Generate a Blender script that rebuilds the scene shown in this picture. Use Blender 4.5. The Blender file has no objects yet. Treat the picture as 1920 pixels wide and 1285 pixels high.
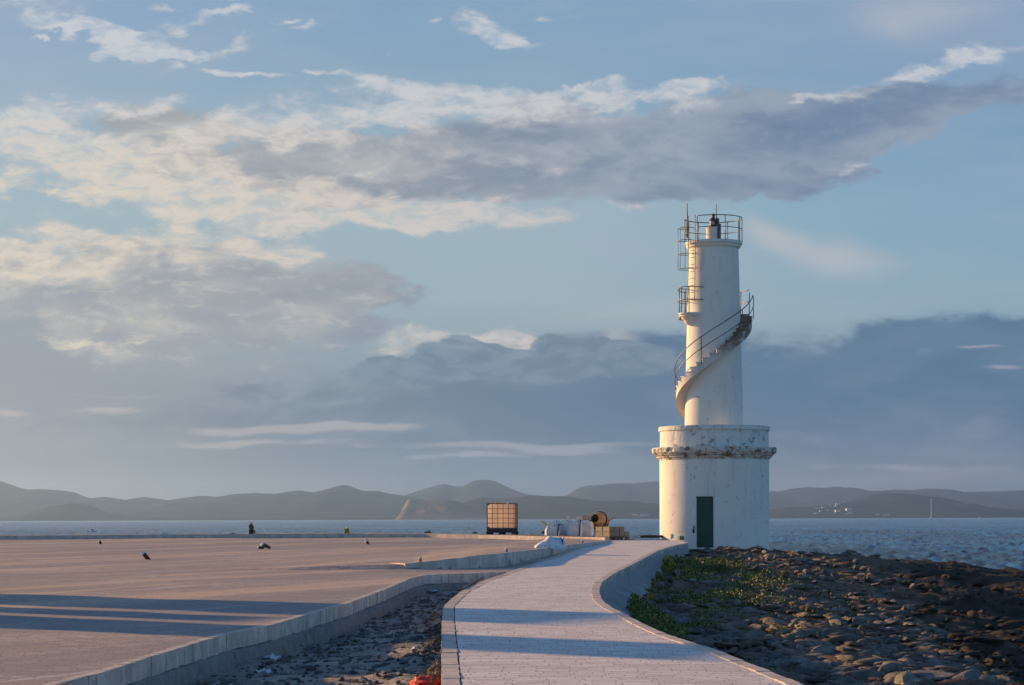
import bpy, bmesh, math, random
import numpy as np
from mathutils import Vector, Matrix
R = math.radians
random.seed(7); rng = np.random.default_rng(11)
sc = bpy.context.scene
C = sc.collection

# ------------------------------------------------------------------ camera
F = 3900.0                      # focal length in pixels of the 1920 px wide photograph
CAMZ = 1.5
ROLL = 0.0033
cam_d = bpy.data.cameras.new("camera"); cam = bpy.data.objects.new("camera", cam_d); C.objects.link(cam)
cam_d.sensor_width = 36; cam_d.lens = 36 * F / 1920
cam_d.shift_y = (972 - 642.5) / 1920
cam_d.clip_start = 0.1; cam_d.clip_end = 60000
cam.matrix_world = Matrix.Translation((0, 0, CAMZ)) @ Matrix.Rotation(R(90), 4, 'X') @ Matrix.Rotation(-ROLL, 4, 'Z')
sc.camera = cam

def ray(px, py):
    lx, ly = (px - 960) / F, (972 - py) / F
    c, s = math.cos(-ROLL), math.sin(-ROLL)
    x, z = c * lx - s * ly, s * lx + c * ly
    return x, z                 # direction (x, 1, z)
def at(px, py, D):              # the point seen at a pixel, D metres away
    x, z = ray(px, py); return Vector((x * D, D, CAMZ + z * D))
SL = 0.008
def P(px, py, off=0.0):         # the point seen at a pixel, on the gently rising ground
    x, z = ray(px, py); D = (CAMZ - off) / (SL - z); return Vector((x * D, D, CAMZ + z * D))

# ------------------------------------------------------------------ sun, sky
EL = R(11.3)
SUN = Vector((-0.814 * math.cos(EL), 0.581 * math.cos(EL), math.sin(EL))).normalized()
sd = bpy.data.lights.new("sun", 'SUN'); so = bpy.data.objects.new("sun", sd); C.objects.link(so)
sd.energy = 5.0; sd.angle = R(0.9); sd.color = (1.0, 0.585, 0.235)
so.rotation_euler = SUN.to_track_quat('Z', 'Y').to_euler(); so.location = (-40, 30, 30)
sc.view_settings.view_transform = 'Standard'; sc.view_settings.look = 'None'
sc.view_settings.exposure = 0.68; sc.view_settings.gamma = 1

def lin(c):
    return tuple(((v / 255 + 0.055) / 1.055) ** 2.4 if v > 10.3 else v / 255 / 12.92 for v in c) + (1,)

class NT:
    def __init__(s, nt): s.t = nt; nt.nodes.clear()
    def n(s, typ, ins=None, **kw):
        nd = s.t.nodes.new(typ)
        for k, v in kw.items(): setattr(nd, k, v)
        for k, v in (ins or {}).items():
            sock = nd.inputs[k]
            if isinstance(v, bpy.types.NodeSocket): s.t.links.new(v, sock)
            else: sock.default_value = v
        return nd
    def m(s, op, a, b=None, c=None, clamp=False):
        ins = {0: a}
        if b is not None: ins[1] = b
        if c is not None: ins[2] = c
        return s.n('ShaderNodeMath', ins, operation=op, use_clamp=clamp).outputs[0]
    def vm(s, op, a, b=None):
        ins = {0: a}
        if b is not None: ins[1] = b
        return s.n('ShaderNodeVectorMath', ins, operation=op).outputs[0]
    def noise(s, vec, scale=1, detail=6, rough=.55, dist=0, col=False, **kw):
        nd = s.n('ShaderNodeTexNoise', {'Vector': vec, 'Scale': scale, 'Detail': detail, 'Roughness': rough, 'Distortion': dist}, **kw)
        return nd.outputs['Color' if col else 0]
    def mapr(s, v, a, b, c=0., d=1., smooth=True):
        return s.n('ShaderNodeMapRange', {0: v, 1: a, 2: b, 3: c, 4: d}, interpolation_type='SMOOTHSTEP' if smooth else 'LINEAR').outputs[0]
    def mix(s, f, a, b, blend='MIX'):
        nd = s.n('ShaderNodeMix', {0: f}, data_type='RGBA', blend_type=blend)
        for i, v in ((6, a), (7, b)):
            if isinstance(v, bpy.types.NodeSocket): s.t.links.new(v, nd.inputs[i])
            else: nd.inputs[i].default_value = tuple(v) if len(v) == 4 else tuple(v) + (1,)
        return nd.outputs[2]
    def ramp(s, f, stops):
        nd = s.n('ShaderNodeValToRGB', {0: f}); e = nd.color_ramp.elements
        while len(e) < len(stops): e.new(.5)
        for i, (p, c) in enumerate(sorted(stops, key=lambda q: q[0])):
            e[i].position = p; e[i].color = tuple(c) if len(c) == 4 else tuple(c) + (1,)
        return nd.outputs[0]
    def mapping(s, vec, loc=(0, 0, 0), rot=(0, 0, 0), scale=(1, 1, 1), vt='POINT'):
        return s.n('ShaderNodeMapping', {'Vector': vec, 'Location': loc, 'Rotation': rot, 'Scale': scale}, vector_type=vt).outputs[0]

def build_world():
    w = bpy.data.worlds.new("World"); sc.world = w; w.use_nodes = True
    t = NT(w.node_tree)
    out = t.n('ShaderNodeOutputWorld')
    sky = t.n('ShaderNodeTexSky', sky_type='NISHITA', sun_disc=False, sun_elevation=EL,
              sun_rotation=math.atan2(SUN.x, SUN.y), air_density=1.0, dust_density=0.3, ozone_density=4.0)
    bg1 = t.n('ShaderNodeBackground', {0: t.mix(1.0, sky.outputs[0], (.90, .98, 1.06), 'MULTIPLY'), 1: 0.108})
    d = t.n('ShaderNodeTexCoord').outputs['Generated']
    sx = t.n('ShaderNodeSeparateXYZ', {0: d})
    y = t.m('MAXIMUM', sx.outputs[1], 0.05)
    U = t.m('MULTIPLY', t.m('DIVIDE', sx.outputs[0], y), 4.0)
    V = t.m('MULTIPLY', t.m('DIVIDE', sx.outputs[2], y), 4.0)
    P0 = t.n('ShaderNodeCombineXYZ', {0: U, 1: V, 2: 0.0}).outputs[0]
    def warp(amount, scale, sy=1.0, detail=3, seed=0):
        nz = t.noise(t.mapping(P0, (seed, seed * .7, 0), (0, 0, 0), (1, sy, 1)), scale, detail, .55, col=True)
        v = t.vm('SUBTRACT', nz, (0.5, 0.5, 0.5))
        return t.vm('ADD', P0, t.vm('MULTIPLY', v, (amount, amount * .6, 0)))
    def cover(vec, blobs):
        acc = None
        for b in blobs:
            px, py, rx, ry = b[:4]; rot = b[4] if len(b) > 4 else 0; amp = b[5] if len(b) > 5 else 1
            mp = t.mapping(vec, ((px - 960) / 975, (972 - py) / 975, 0), (0, 0, R(rot)), (rx * 1.4 / 975, ry * 1.4 / 975, 1), 'TEXTURE')
            g = t.n('ShaderNodeTexGradient', {0: mp}, gradient_type='SPHERICAL').outputs[1]
            acc = t.m('MULTIPLY', g, amp) if acc is None else t.m('MULTIPLY_ADD', g, amp, acc)
        return acc
    def hx(px): return (px - 960) / 1950 + .5
    fu = t.m('MULTIPLY_ADD', U, 0.5, 0.5, clamp=True)            # 0 left .. 1 right
    def vr(stops): return t.ramp(V, [(max(0, min(1, (972 - p) / 975)), lin(c)) for p, c in stops])
    left = vr([(0, (138, 166, 196)), (150, (150, 175, 197)), (400, (160, 184, 194)), (600, (150, 158, 167)), (760, (148, 152, 161)), (870, (143, 148, 155)), (970, (150, 150, 154))])
    mid = vr([(0, (128, 163, 194)), (150, (134, 167, 192)), (400, (158, 182, 194)), (560, (158, 181, 190)), (700, (140, 157, 171)), (800, (118, 136, 157)), (900, (112, 130, 150)), (970, (126, 134, 146))])
    right = vr([(0, (142, 165, 193)), (200, (125, 160, 192)), (400, (132, 170, 194)), (600, (146, 174, 190)), (740, (108, 134, 160)), (850, (108, 128, 155)), (890, (124, 132, 150)), (970, (124, 132, 146))])
    base = t.mix(t.mapr(U, -1.0, -0.1), left, mid); base = t.mix(t.mapr(U, 0.0, 0.9), base, right)
    # soft streaky variation
    st = t.noise(t.mapping(P0, scale=(1.2, 5, 1)), 2.2, 6, .6)
    base = t.mix(t.mapr(st, .35, .75, 0, .22), base, lin((176, 182, 190)))
    n1 = t.noise(t.mapping(P0, (1.3, 2.1, 0), (0, 0, R(6)), scale=(1, 2.4, 1)), 5, 10, .62, .25)
    n2 = t.noise(t.mapping(P0, (5.3, .1, 0), (0, 0, R(8)), scale=(1, 2.2, 1)), 9, 10, .62, .35)
    n4 = t.noise(t.mapping(P0, (7.3, 3.1, 0), (0, 0, R(10)), scale=(1, 2.5, 1)), 15, 9, .66, .5)
    n3 = t.noise(t.mapping(P0, (2.3, 4.1, 0), (0, 0, R(5)), scale=(1, 3.2, 1)), 3.2, 6, .5, .3)
    # ---- heavy stratus low over the hills
    W1 = warp(.10, 3.0, 1.5, 4, 3)
    low = cover(W1, [(1560, 740, 600, 112), (1150, 715, 420, 85), (1820, 690, 300, 90), (760, 755, 330, 75, 0, .8), (1850, 632, 170, 26), (1220, 655, 210, 32), (300, 800, 500, 90, 0, .35), (1300, 830, 500, 40, 0, .6)])
    def rag(c, n, k, w=.22):
        return t.m('MULTIPLY_ADD', t.m('SUBTRACT', n, .5), t.m('MULTIPLY', t.mapr(c, 0.0, w), k), c)
    a = t.mapr(rag(rag(low, n1, 3.0, .5), n2, 2.0, .5), .04, 1.0, 0, .95)
    lowc = t.mix(t.mapr(U, -.6, .35), lin((116, 132, 148)), lin((84, 117, 147)))
    lowc = t.mix(t.mapr(V, .04, .22), t.mix(.5, lowc, lin((110, 126, 150))), lowc)
    lowc = t.mix(t.mapr(n3, .44, .64, 0, .42), lowc, t.mix(t.mapr(U, -.6, .3), lin((146, 152, 164)), lin((112, 136, 160))))
    base = t.mix(a, base, lowc)
    # ---- pale blushes behind
    pale = cover(warp(.08, 4, 1, 4, 8), [(1560, 480, 130, 45, -8, .8), (1440, 430, 70, 30, -20, .7), (1180, 590, 330, 45, 0, .45), (1690, 60, 110, 60, 0, .45), (1800, 20, 200, 40, 0, .4), (1250, 70, 120, 50, 0, .25), (350, 600, 120, 160, 0, .35), (1700, 900, 380, 24, 0, .6), (1150, 640, 50, 18, 0, .8), (250, 560, 300, 80, 0, .4)])
    a = t.mapr(t.m('MULTIPLY_ADD', t.m('SUBTRACT', n1, .5), .35, pale), .1, .8, 0, .6)
    base = t.mix(a, base, t.mix(t.mapr(V, .05, .3), lin((158, 160, 172)), t.mix(fu, lin((190, 186, 178)), lin((200, 198, 203)))))
    # ---- grey undersides of the big cloud bank
    W2 = warp(.18, 4, 1.4, 7, 1)
    grey = cover(W2, [(1180, 275, 400, 78), (1440, 250, 280, 72, 6), (1630, 250, 130, 36, 6), (820, 290, 330, 70), (520, 300, 250, 52), (300, 245, 140, 40), (1030, 345, 420, 46, 2), (1350, 320, 260, 46), (1780, 180, 230, 30, 5, .9),
                      (250, 530, 360, 70, 0, .9), (480, 560, 260, 80, 0, 1), (400, 640, 260, 60, 0, .5), (600, 545, 130, 22, 0, .8), (660, 572, 90, 13, 3, .9), (650, 527, 80, 9, 5, .8), (150, 600, 200, 60, 0, .4)])
    gv = rag(rag(grey, n1, 2.2), n2, 1.6, .3)
    a = t.mapr(gv, .12, .60, 0, .93)
    gc = t.mix(t.mapr(U, -.8, .7), lin((158, 162, 168)), lin((112, 134, 162)))
    gc2 = t.mix(t.mapr(U, -.8, .7), lin((188, 186, 182)), lin((150, 163, 181)))
    gc = t.mix(t.mapr(n3, .36, .66), gc, gc2)
    gc = t.mix(t.mapr(V, .40, .30), gc, t.mix(t.mapr(U, -.6, -.1), gc, lin((128, 150, 168))))
    base = t.mix(a, base, gc)
    hl = t.m('MULTIPLY', t.m('MULTIPLY', a, t.mapr(n4, .48, .68, 0, .5)), t.mapr(U, .5, -.6, .35, 1))
    base = t.mix(hl, base, t.mix(t.mapr(U, -.8, .6), lin((222, 212, 198)), lin((172, 182, 198))))
    dk = t.m('MULTIPLY', a, t.mapr(n2, .5, .36, 0, .35))
    base = t.mix(dk, base, t.mix(t.mapr(U, -.8, .5), lin((140, 152, 168)), lin((100, 124, 152))))
    # ---- sunlit cream parts and puffs
    W3 = warp(.22, 6, 1.6, 9, 5)
    lit = cover(W3, [(60, 25, 110, 20, 4), (190, 55, 60, 12, -8), (300, 85, 90, 20, -6), (350, 45, 60, 14, 10), (420, 30, 50, 9, 10), (270, 100, 70, 12), (470, 78, 40, 14, 10), (565, 60, 40, 8, 6), (430, 130, 60, 8, -6), (500, 142, 60, 8, -6),
                     (700, 152, 100, 17, -12), (878, 38, 48, 24, -35), (930, 55, 52, 24, -20), (975, 78, 50, 10), (760, 92, 20, 6), (62, 62, 20, 6), (135, 60, 32, 9), (315, 122, 32, 8), (60, 0, 60, 10), (240, 0, 60, 8), (430, 0, 40, 8), (215, 72, 50, 9, -8), (255, 60, 40, 7), (380, 92, 60, 9, 8), (200, 108, 30, 6), (520, 48, 26, 5), (100, 42, 40, 7, -6), (330, 16, 40, 7), (620, 140, 40, 7, -10), (1010, 30, 34, 8, 0, .6), (1080, 24, 30, 6, 0, .5), (800, 48, 22, 8, 0, .7), (640, 68, 18, 4),
                     (140, 200, 170, 30), (280, 205, 90, 18), (20, 215, 50, 14), (40, 245, 60, 28), (140, 295, 230, 66, -10, 1.1), (330, 345, 280, 62, -10, 1.1), (560, 380, 290, 44, -4, 1.1), (780, 390, 250, 44, -4, 1), (930, 408, 140, 28, 0, .9),
                     (500, 232, 100, 36), (400, 262, 120, 30), (330, 285, 60, 10), (640, 250, 170, 34, 0, .8), (720, 215, 220, 40, -6, .8), (880, 200, 260, 40, -4, .75), (1020, 188, 150, 24, 0, .8), (820, 300, 200, 30, 0, .45), (1240, 182, 130, 22, 6, .9), (1300, 165, 50, 9), (1130, 200, 200, 18, 0, .5), (1050, 300, 180, 14, 0, .5),
                     (1590, 178, 90, 9, 4), (1700, 145, 90, 14, 10), (1860, 110, 110, 20, 4), (1780, 130, 80, 18), (90, 370, 130, 13, -6), (20, 345, 60, 16), (220, 452, 260, 44, 0, .9), (350, 505, 130, 24, 0, 1), (90, 515, 130, 20, 0, .9), (60, 470, 160, 36, 0, .8), (520, 470, 90, 24, 0, .6),
                     (150, 632, 100, 11), (270, 632, 50, 4), (560, 490, 60, 18, 0, .8), (1195, 378, 60, 14), (1590, 318, 50, 12, 12, .8), (1080, 168, 60, 10), (750, 655, 46, 26), (830, 640, 70, 20), (930, 645, 80, 18), (985, 660, 36, 16), (1150, 658, 35, 9, 0, .7), (900, 628, 110, 14, 0, .6)])
    lv = rag(rag(lit, n2, 3.2, .4), n3, 1.9, .4)
    a = t.m('MULTIPLY', t.mapr(lv, .04, 1.15, 0, .90), t.mapr(n4, .34, .60, .40, 1.0))
    lc = t.mix(t.mapr(U, -.9, .4), lin((228, 214, 196)), lin((210, 203, 203)))
    lc = t.mix(t.mapr(V, .62, .9), lc, lin((206, 209, 214)))
    lc = t.mix(t.mapr(lv, .2, .95), t.mix(.6, lc, lin((172, 178, 186))), lc)
    base = t.mix(a, base, lc)
    # ---- thin sunlit streaks near the horizon
    stk = cover(warp(.05, 5, 2, 4, 9), [(560, 805, 230, 10), (470, 830, 220, 7, 0, .8), (200, 768, 90, 8), (20, 772, 40, 8, -6), (980, 838, 260, 7), (870, 856, 110, 6), (1060, 848, 150, 6, -1, .8), (900, 712, 200, 9, 0, .6), (180, 742, 120, 5, 0, .5), (640, 800, 150, 7, 0, .7), (1700, 880, 300, 8, 0, .6), (1900, 420, 60, 6, 0, 0), (1830, 650, 50, 4, 0, .8), (1890, 690, 40, 5, 0, .7)])
    a = t.mapr(rag(stk, n2, 1.6), .1, .8, 0, .7)
    base = t.mix(a, base, t.mix(t.mapr(U, -1, .4), lin((196, 184, 178)), lin((172, 176, 188))))
    # ---- blue grey cumulus tops standing in front of the bright gap
    cu = cover(warp(.07, 9, 1.1, 6, 12), [(745, 682, 60, 16), (800, 664, 26, 24), (858, 654, 42, 30), (905, 668, 46, 24), (955, 678, 50, 20), (1040, 656, 46, 26), (1095, 662, 60, 22), (880, 694, 190, 24), (1060, 690, 190, 26), (1180, 668, 90, 26), (730, 700, 90, 18, 0, .6)])
    a = t.mapr(rag(cu, n2, 1.8), .2, .42, 0, .9)
    base = t.mix(a, base, t.mix(t.mapr(n4, .38, .62), lin((108, 131, 152)), lin((126, 147, 164))))
    bg2 = t.n('ShaderNodeBackground', {0: base, 1: SKY2})
    msk = t.m('MULTIPLY', t.mapr(sx.outputs[1], .55, .85), t.mapr(sx.outputs[2], -.02, 0.0))
    mx = t.n('ShaderNodeMixShader', {0: msk, 1: bg1.outputs[0], 2: bg2.outputs[0]})
    t.t.links.new(mx.outputs[0], out.inputs[0])
SKY2 = 0.615; HAZE = 0.000088
build_world()

# ------------------------------------------------------------------ helpers
def vnoise(x, y, seed=0):
    x = np.asarray(x, float); y = np.asarray(y, float)
    xi = np.floor(x).astype(np.int64); yi = np.floor(y).astype(np.int64); fx = x - xi; fy = y - yi
    fx = fx * fx * (3 - 2 * fx); fy = fy * fy * (3 - 2 * fy)
    def h(a, b):
        v = (a * 374761393 + b * 668265263 + seed * 974634777) & 0xffffffff
        v = ((v ^ (v >> 13)) * 1274126177) & 0xffffffff
        return ((v ^ (v >> 16)) & 0xffffff) / 0xffffff
    return (h(xi, yi) * (1 - fx) + h(xi + 1, yi) * fx) * (1 - fy) + (h(xi, yi + 1) * (1 - fx) + h(xi + 1, yi + 1) * fx) * fy
def fbm(x, y, octv=4, seed=0, gain=.5):
    a, s, t = 1., 0., 0.
    for k in range(octv):
        s = s + a * (vnoise(np.asarray(x) * 2 ** k, np.asarray(y) * 2 ** k, seed + k) * 2 - 1); t += a; a *= gain
    return s / t
def sstep(a, b, x):
    t = np.clip((np.asarray(x, float) - a) / (b - a), 0, 1); return t * t * (3 - 2 * t)

def tag(o, label=None, cat=None, group=None, kind=None):
    if label: o['label'] = label
    if cat: o['category'] = cat
    if group: o['group'] = group
    if kind: o['kind'] = kind
    return o
def empty(name, loc, label, cat, group=None, rz=0):
    o = bpy.data.objects.new(name, None); C.objects.link(o); o.location = loc; o.rotation_euler = (0, 0, rz)
    o.empty_display_size = .2
    return tag(o, label, cat, group)
def mesh_obj(name, verts, faces, mat, parent=None, smooth=False):
    me = bpy.data.meshes.new(name)
    me.from_pydata([tuple(v) for v in verts], [], [tuple(int(i) for i in f) for f in faces]); me.validate()
    me.materials.append(mat)
    if smooth: me.shade_smooth()
    o = bpy.data.objects.new(name, me); C.objects.link(o)
    if parent: o.parent = parent
    return o
def grid_obj(name, X, Y, Z, mat, parent=None, smooth=True, keep=None):
    r, c = X.shape
    V = np.stack([X, Y, Z], -1).reshape(-1, 3)
    i = np.arange(r * c).reshape(r, c)
    q = np.stack([i[:-1, :-1], i[:-1, 1:], i[1:, 1:], i[1:, :-1]], -1).reshape(-1, 4)
    if keep is not None: q = q[keep.reshape(-1)]
    return np_obj(name, V, q, mat, parent, smooth)
def np_obj(name, V, Q, mat, parent=None, smooth=False):
    me = bpy.data.meshes.new(name); k = Q.shape[1]
    me.vertices.add(len(V)); me.vertices.foreach_set('co', np.asarray(V, np.float32).ravel())
    me.loops.add(Q.size); me.loops.foreach_set('vertex_index', np.asarray(Q, np.int32).ravel())
    me.polygons.add(len(Q)); me.polygons.foreach_set('loop_start', np.arange(0, Q.size, k, dtype=np.int32))
    me.polygons.foreach_set('loop_total', np.full(len(Q), k, np.int32))
    me.update(calc_edges=True); me.materials.append(mat)
    if smooth: me.shade_smooth()
    o = bpy.data.objects.new(name, me); C.objects.link(o)
    if parent: o.parent = parent
    return o
def bm_obj(name, bm, mat, parent=None, smooth=False, bevel=0):
    if bevel: bmesh.ops.bevel(bm, geom=[e for e in bm.edges if e.is_manifold and e.calc_face_angle(0) > .5], offset=bevel, segments=2, affect='EDGES', clamp_overlap=True)
    bmesh.ops.recalc_face_normals(bm, faces=bm.faces)
    me = bpy.data.meshes.new(name); bm.to_mesh(me); bm.free(); me.materials.append(mat)
    if smooth: me.shade_smooth()
    o = bpy.data.objects.new(name, me); C.objects.link(o)
    if parent: o.parent = parent
    return o
def box(bm, c, s, rz=0, M=None):
    m = Matrix.Translation(c) @ Matrix.Rotation(rz, 4, 'Z') @ Matrix.Diagonal((s[0], s[1], s[2], 1))
    if M: m = M @ m
    return bmesh.ops.create_cube(bm, size=1, matrix=m)['verts']
def tube(bm, pts, r, n=8, closed=False, r2=None):
    pts = [Vector(p) for p in pts]; rings = []
    N = len(pts)
    for i, p in enumerate(pts):
        if closed: d = pts[(i + 1) % N] - pts[i - 1]
        else: d = pts[min(i + 1, N - 1)] - pts[max(i - 1, 0)]
        d.normalize()
        a = d.orthogonal().normalized() if not rings else (last - d * last.dot(d)).normalized()
        last = a; b = d.cross(a)
        rr = r if r2 is None else r + (r2 - r) * i / max(1, N - 1)
        rings.append([bm.verts.new(p + (a * math.cos(t) + b * math.sin(t)) * rr) for t in (2 * math.pi * k / n for k in range(n))])
    for i in range(N if closed else N - 1):
        A, B = rings[i], rings[(i + 1) % N]
        for k in range(n): bm.faces.new((A[k], A[(k + 1) % n], B[(k + 1) % n], B[k]))
    if not closed: bm.faces.new(rings[0][::-1]); bm.faces.new(rings[-1])
def lathe(bm, prof, n=64, c=(0, 0), cap0=True, cap1=True):
    rings = [[bm.verts.new((c[0] + r * math.sin(2 * math.pi * k / n), c[1] - r * math.cos(2 * math.pi * k / n), z)) for k in range(n)] for r, z in prof]
    for A, B in zip(rings, rings[1:]):
        for k in range(n): bm.faces.new((A[k], A[(k + 1) % n], B[(k + 1) % n], B[k]))
    if cap0: bm.faces.new(rings[0][::-1])
    if cap1: bm.faces.new(rings[-1])
def nbm(): return bmesh.new()

# ------------------------------------------------------------------ materials
def mat(name, fn):
    m = bpy.data.materials.new(name); m.use_nodes = True; t = NT(m.node_tree)
    out = t.n('ShaderNodeOutputMaterial'); b = t.n('ShaderNodeBsdfPrincipled')
    t.t.links.new(b.outputs[0], out.inputs[0])
    t.b = b; t.out = out
    def st(k, v):
        s_ = b.inputs[k]
        if isinstance(v, bpy.types.NodeSocket): t.t.links.new(v, s_)
        else: s_.default_value = v + (1,) if isinstance(v, tuple) and len(v) == 3 and s_.type == 'RGBA' else v
    t.st = st; t.o = t.n('ShaderNodeTexCoord').outputs['Object']; t.p = t.n('ShaderNodeNewGeometry').outputs['Position']
    st('Roughness', .85); st('Specular IOR Level', .25)
    fn(t); return m
def bump(t, h, strength=.5, dist=.02, nrm=None):
    ins = {'Height': h, 'Strength': strength, 'Distance': dist}
    if nrm is not None: ins['Normal'] = nrm
    return t.n('ShaderNodeBump', ins).outputs[0]
def simple(name, col, rough=.8, metal=0, var=.25, scale=6, bmp=.2, bd=.01, spec=.25, dirt=None):
    def f(t):
        n = t.noise(t.o, scale, 6, .6)
        c = t.mix(t.mapr(n, .3, .7), tuple(v * (1 - var) for v in col), tuple(min(1, v * (1 + var)) for v in col))
        if dirt: c = t.mix(t.mapr(t.noise(t.o, scale * .7, 8, .65), .52, .68, 0, .8), c, dirt)
        t.st('Base Color', c); t.st('Roughness', rough); t.st('Metallic', metal); t.st('Specular IOR Level', spec)
        t.st('Normal', bump(t, t.noise(t.o, scale * 5, 5, .6), bmp, bd))
    return mat(name, f)

def f_paving(tone, dark, bw, bh, rot, stripe, bands=False):
    def f(t):
        p = t.mapping(t.p, rot=(0, 0, rot))
        pw = t.vm('ADD', p, t.vm('MULTIPLY', t.vm('SUBTRACT', t.noise(t.p, .7, 2, .5, col=True), (.5, .5, .5)), (.03, .03, 0)))
        sp = t.n('ShaderNodeSeparateXYZ', {0: pw}).outputs
        rnd = t.n('ShaderNodeTexWhiteNoise', {'W': t.m('FLOOR', t.m('DIVIDE', sp[1], bh))}, noise_dimensions='1D').outputs[0]
        pw = t.n('ShaderNodeCombineXYZ', {0: t.m('MULTIPLY_ADD', rnd, bw * 5, sp[0]), 1: sp[1], 2: 0.0}).outputs[0]
        br = t.n('ShaderNodeTexBrick', {'Vector': pw, 'Color1': (.35, .35, .35, 1), 'Color2': (.7, .7, .7, 1), 'Mortar': (0, 0, 0, 1), 'Scale': 1.0,
                                        'Mortar Size': .007, 'Mortar Smooth': .4, 'Bias': 0.0, 'Brick Width': bw, 'Row Height': bh}, offset=0.0)
        blk = t.n('ShaderNodeSeparateColor', {0: br.outputs[0]}).outputs[0]
        c = t.mix(t.mapr(blk, .3, .75), tuple(v * .72 for v in tone), tuple(v * 1.15 for v in tone))
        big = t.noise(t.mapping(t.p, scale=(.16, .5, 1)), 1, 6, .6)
        c = t.mix(t.mapr(big, .38, .66, 0, stripe), c, dark)  # on the terrace: broad streaks of low-sun shade painted into the tone
        fine = t.noise(t.p, 55, 4, .6)
        c = t.mix(t.mapr(fine, .3, .75, 0, .28), c, tuple(v * .6 for v in tone))
        sand = t.noise(t.mapping(t.p, (3, 9, 0), scale=(.5, 1.3, 1)), 1, 8, .7)
        c = t.mix(t.mapr(sand, .55, .72, 0, .45), c, tuple(min(1, v * 1.35) for v in tone))
        med = t.noise(t.mapping(t.p, scale=(.7, 1.6, 1)), 3.2, 6, .65)
        c = t.mix(t.mapr(med, .5, .66, 0, .38), c, tuple(v * .55 for v in tone))
        c = t.mix(t.mapr(med, .46, .34, 0, .35), c, tuple(min(1, v * 1.35) for v in tone))
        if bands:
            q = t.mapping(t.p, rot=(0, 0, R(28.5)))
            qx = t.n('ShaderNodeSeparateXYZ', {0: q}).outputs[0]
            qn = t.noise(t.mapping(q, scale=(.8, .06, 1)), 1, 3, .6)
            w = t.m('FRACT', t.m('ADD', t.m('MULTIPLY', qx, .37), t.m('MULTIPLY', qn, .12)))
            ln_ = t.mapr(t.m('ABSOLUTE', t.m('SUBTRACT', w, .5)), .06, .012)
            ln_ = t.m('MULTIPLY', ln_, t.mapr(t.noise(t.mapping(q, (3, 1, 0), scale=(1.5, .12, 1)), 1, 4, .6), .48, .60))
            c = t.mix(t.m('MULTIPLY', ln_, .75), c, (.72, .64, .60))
            bn = t.noise(t.mapping(q, (1, 7, 0), scale=(.55, .035, 1)), 1, 4, .62)  # sunlit orange and shaded grey streaks painted into the paver colour
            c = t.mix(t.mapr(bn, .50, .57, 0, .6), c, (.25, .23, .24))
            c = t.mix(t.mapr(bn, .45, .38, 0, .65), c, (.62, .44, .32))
        st = t.noise(t.p, 2.6, 9, .75)
        c = t.mix(t.mapr(st, .61, .70, 0, .55), c, (.12, .10, .09))
        c = t.mix(t.m('MULTIPLY', br.outputs[1], .55), c, (.10, .085, .08))
        t.st('Base Color', c); t.st('Roughness', .8)
        h = t.m('ADD', t.m('MULTIPLY', br.outputs[1], -.5), t.m('ADD', t.m('MULTIPLY', blk, .35), t.m('MULTIPLY', fine, .22)))
        t.st('Normal', bump(t, h, .28, .006))
    return f
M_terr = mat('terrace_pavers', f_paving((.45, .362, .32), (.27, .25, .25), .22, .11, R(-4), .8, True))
M_path = mat('path_pavers', f_paving((.86, .76, .69), (.66, .57, .52), .30, .10, 0, .5))
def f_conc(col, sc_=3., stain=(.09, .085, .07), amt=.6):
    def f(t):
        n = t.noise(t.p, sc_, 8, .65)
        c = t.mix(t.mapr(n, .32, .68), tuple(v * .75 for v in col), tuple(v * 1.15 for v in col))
        s = t.noise(t.mapping(t.p, (4, 2, 1), scale=(1, 1, 2)), sc_ * 1.7, 9, .7)
        c = t.mix(t.mapr(s, .54, .68, 0, amt), c, stain)
        g = t.n('ShaderNodeNewGeometry').outputs['Random Per Island']
        c = t.mix(t.mapr(g, 0, 1, 0, .35, False), c, tuple(v * .6 for v in col))
        t.st('Base Color', c); t.st('Normal', bump(t, t.noise(t.p, 40, 6, .7), .4, .008))
    return f
M_kerb = mat('kerb_concrete', f_conc((.62, .53, .46), 4, (.16, .14, .12), .5))
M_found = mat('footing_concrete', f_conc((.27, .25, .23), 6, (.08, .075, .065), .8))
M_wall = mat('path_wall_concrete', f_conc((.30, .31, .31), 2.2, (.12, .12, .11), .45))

def f_dirt(t):
    n = t.noise(t.p, 1.6, 10, .7); n2 = t.noise(t.p, 9, 8, .7); n3 = t.noise(t.p, 28, 5, .6)
    c = t.ramp(n, [(.3, (.16, .14, .12)), (.46, (.28, .25, .22)), (.6, (.42, .38, .33)), (.72, (.56, .52, .47))])
    c = t.mix(t.mapr(n2, .56, .66, 0, .75), c, (.55, .52, .48))
    c = t.mix(t.mapr(n3, .58, .66, 0, .8), c, (.025, .024, .02))
    px = t.n('ShaderNodeSeparateXYZ', {0: t.p}).outputs
    # rock shelf to the right: red brown earth, then near black wet reef
    k = t.m('MULTIPLY_ADD', px[1], -.155, px[0])
    rn = t.noise(t.mapping(t.p, scale=(1, 1.4, 1)), 1.1, 10, .72)
    earth = t.ramp(rn, [(.3, (.04, .026, .018)), (.46, (.12, .075, .05)), (.6, (.20, .135, .095)), (.74, (.28, .22, .17))])
    reef = t.ramp(rn, [(.35, (.006, .005, .005)), (.55, (.018, .015, .013)), (.72, (.07, .05, .036))])
    rk = t.mix(t.mapr(t.m('ADD', k, t.m('MULTIPLY', t.m('SUBTRACT', n, .5), 6)), 1.0, 4.2), earth, reef)
    c = t.mix(t.mapr(px[0], .0, .6), c, rk)
    t.st('Base Color', c); t.st('Roughness', .9)
    h = t.m('ADD', n2, t.m('MULTIPLY', n3, .4))
    t.st('Normal', bump(t, h, .9, .06))
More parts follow.
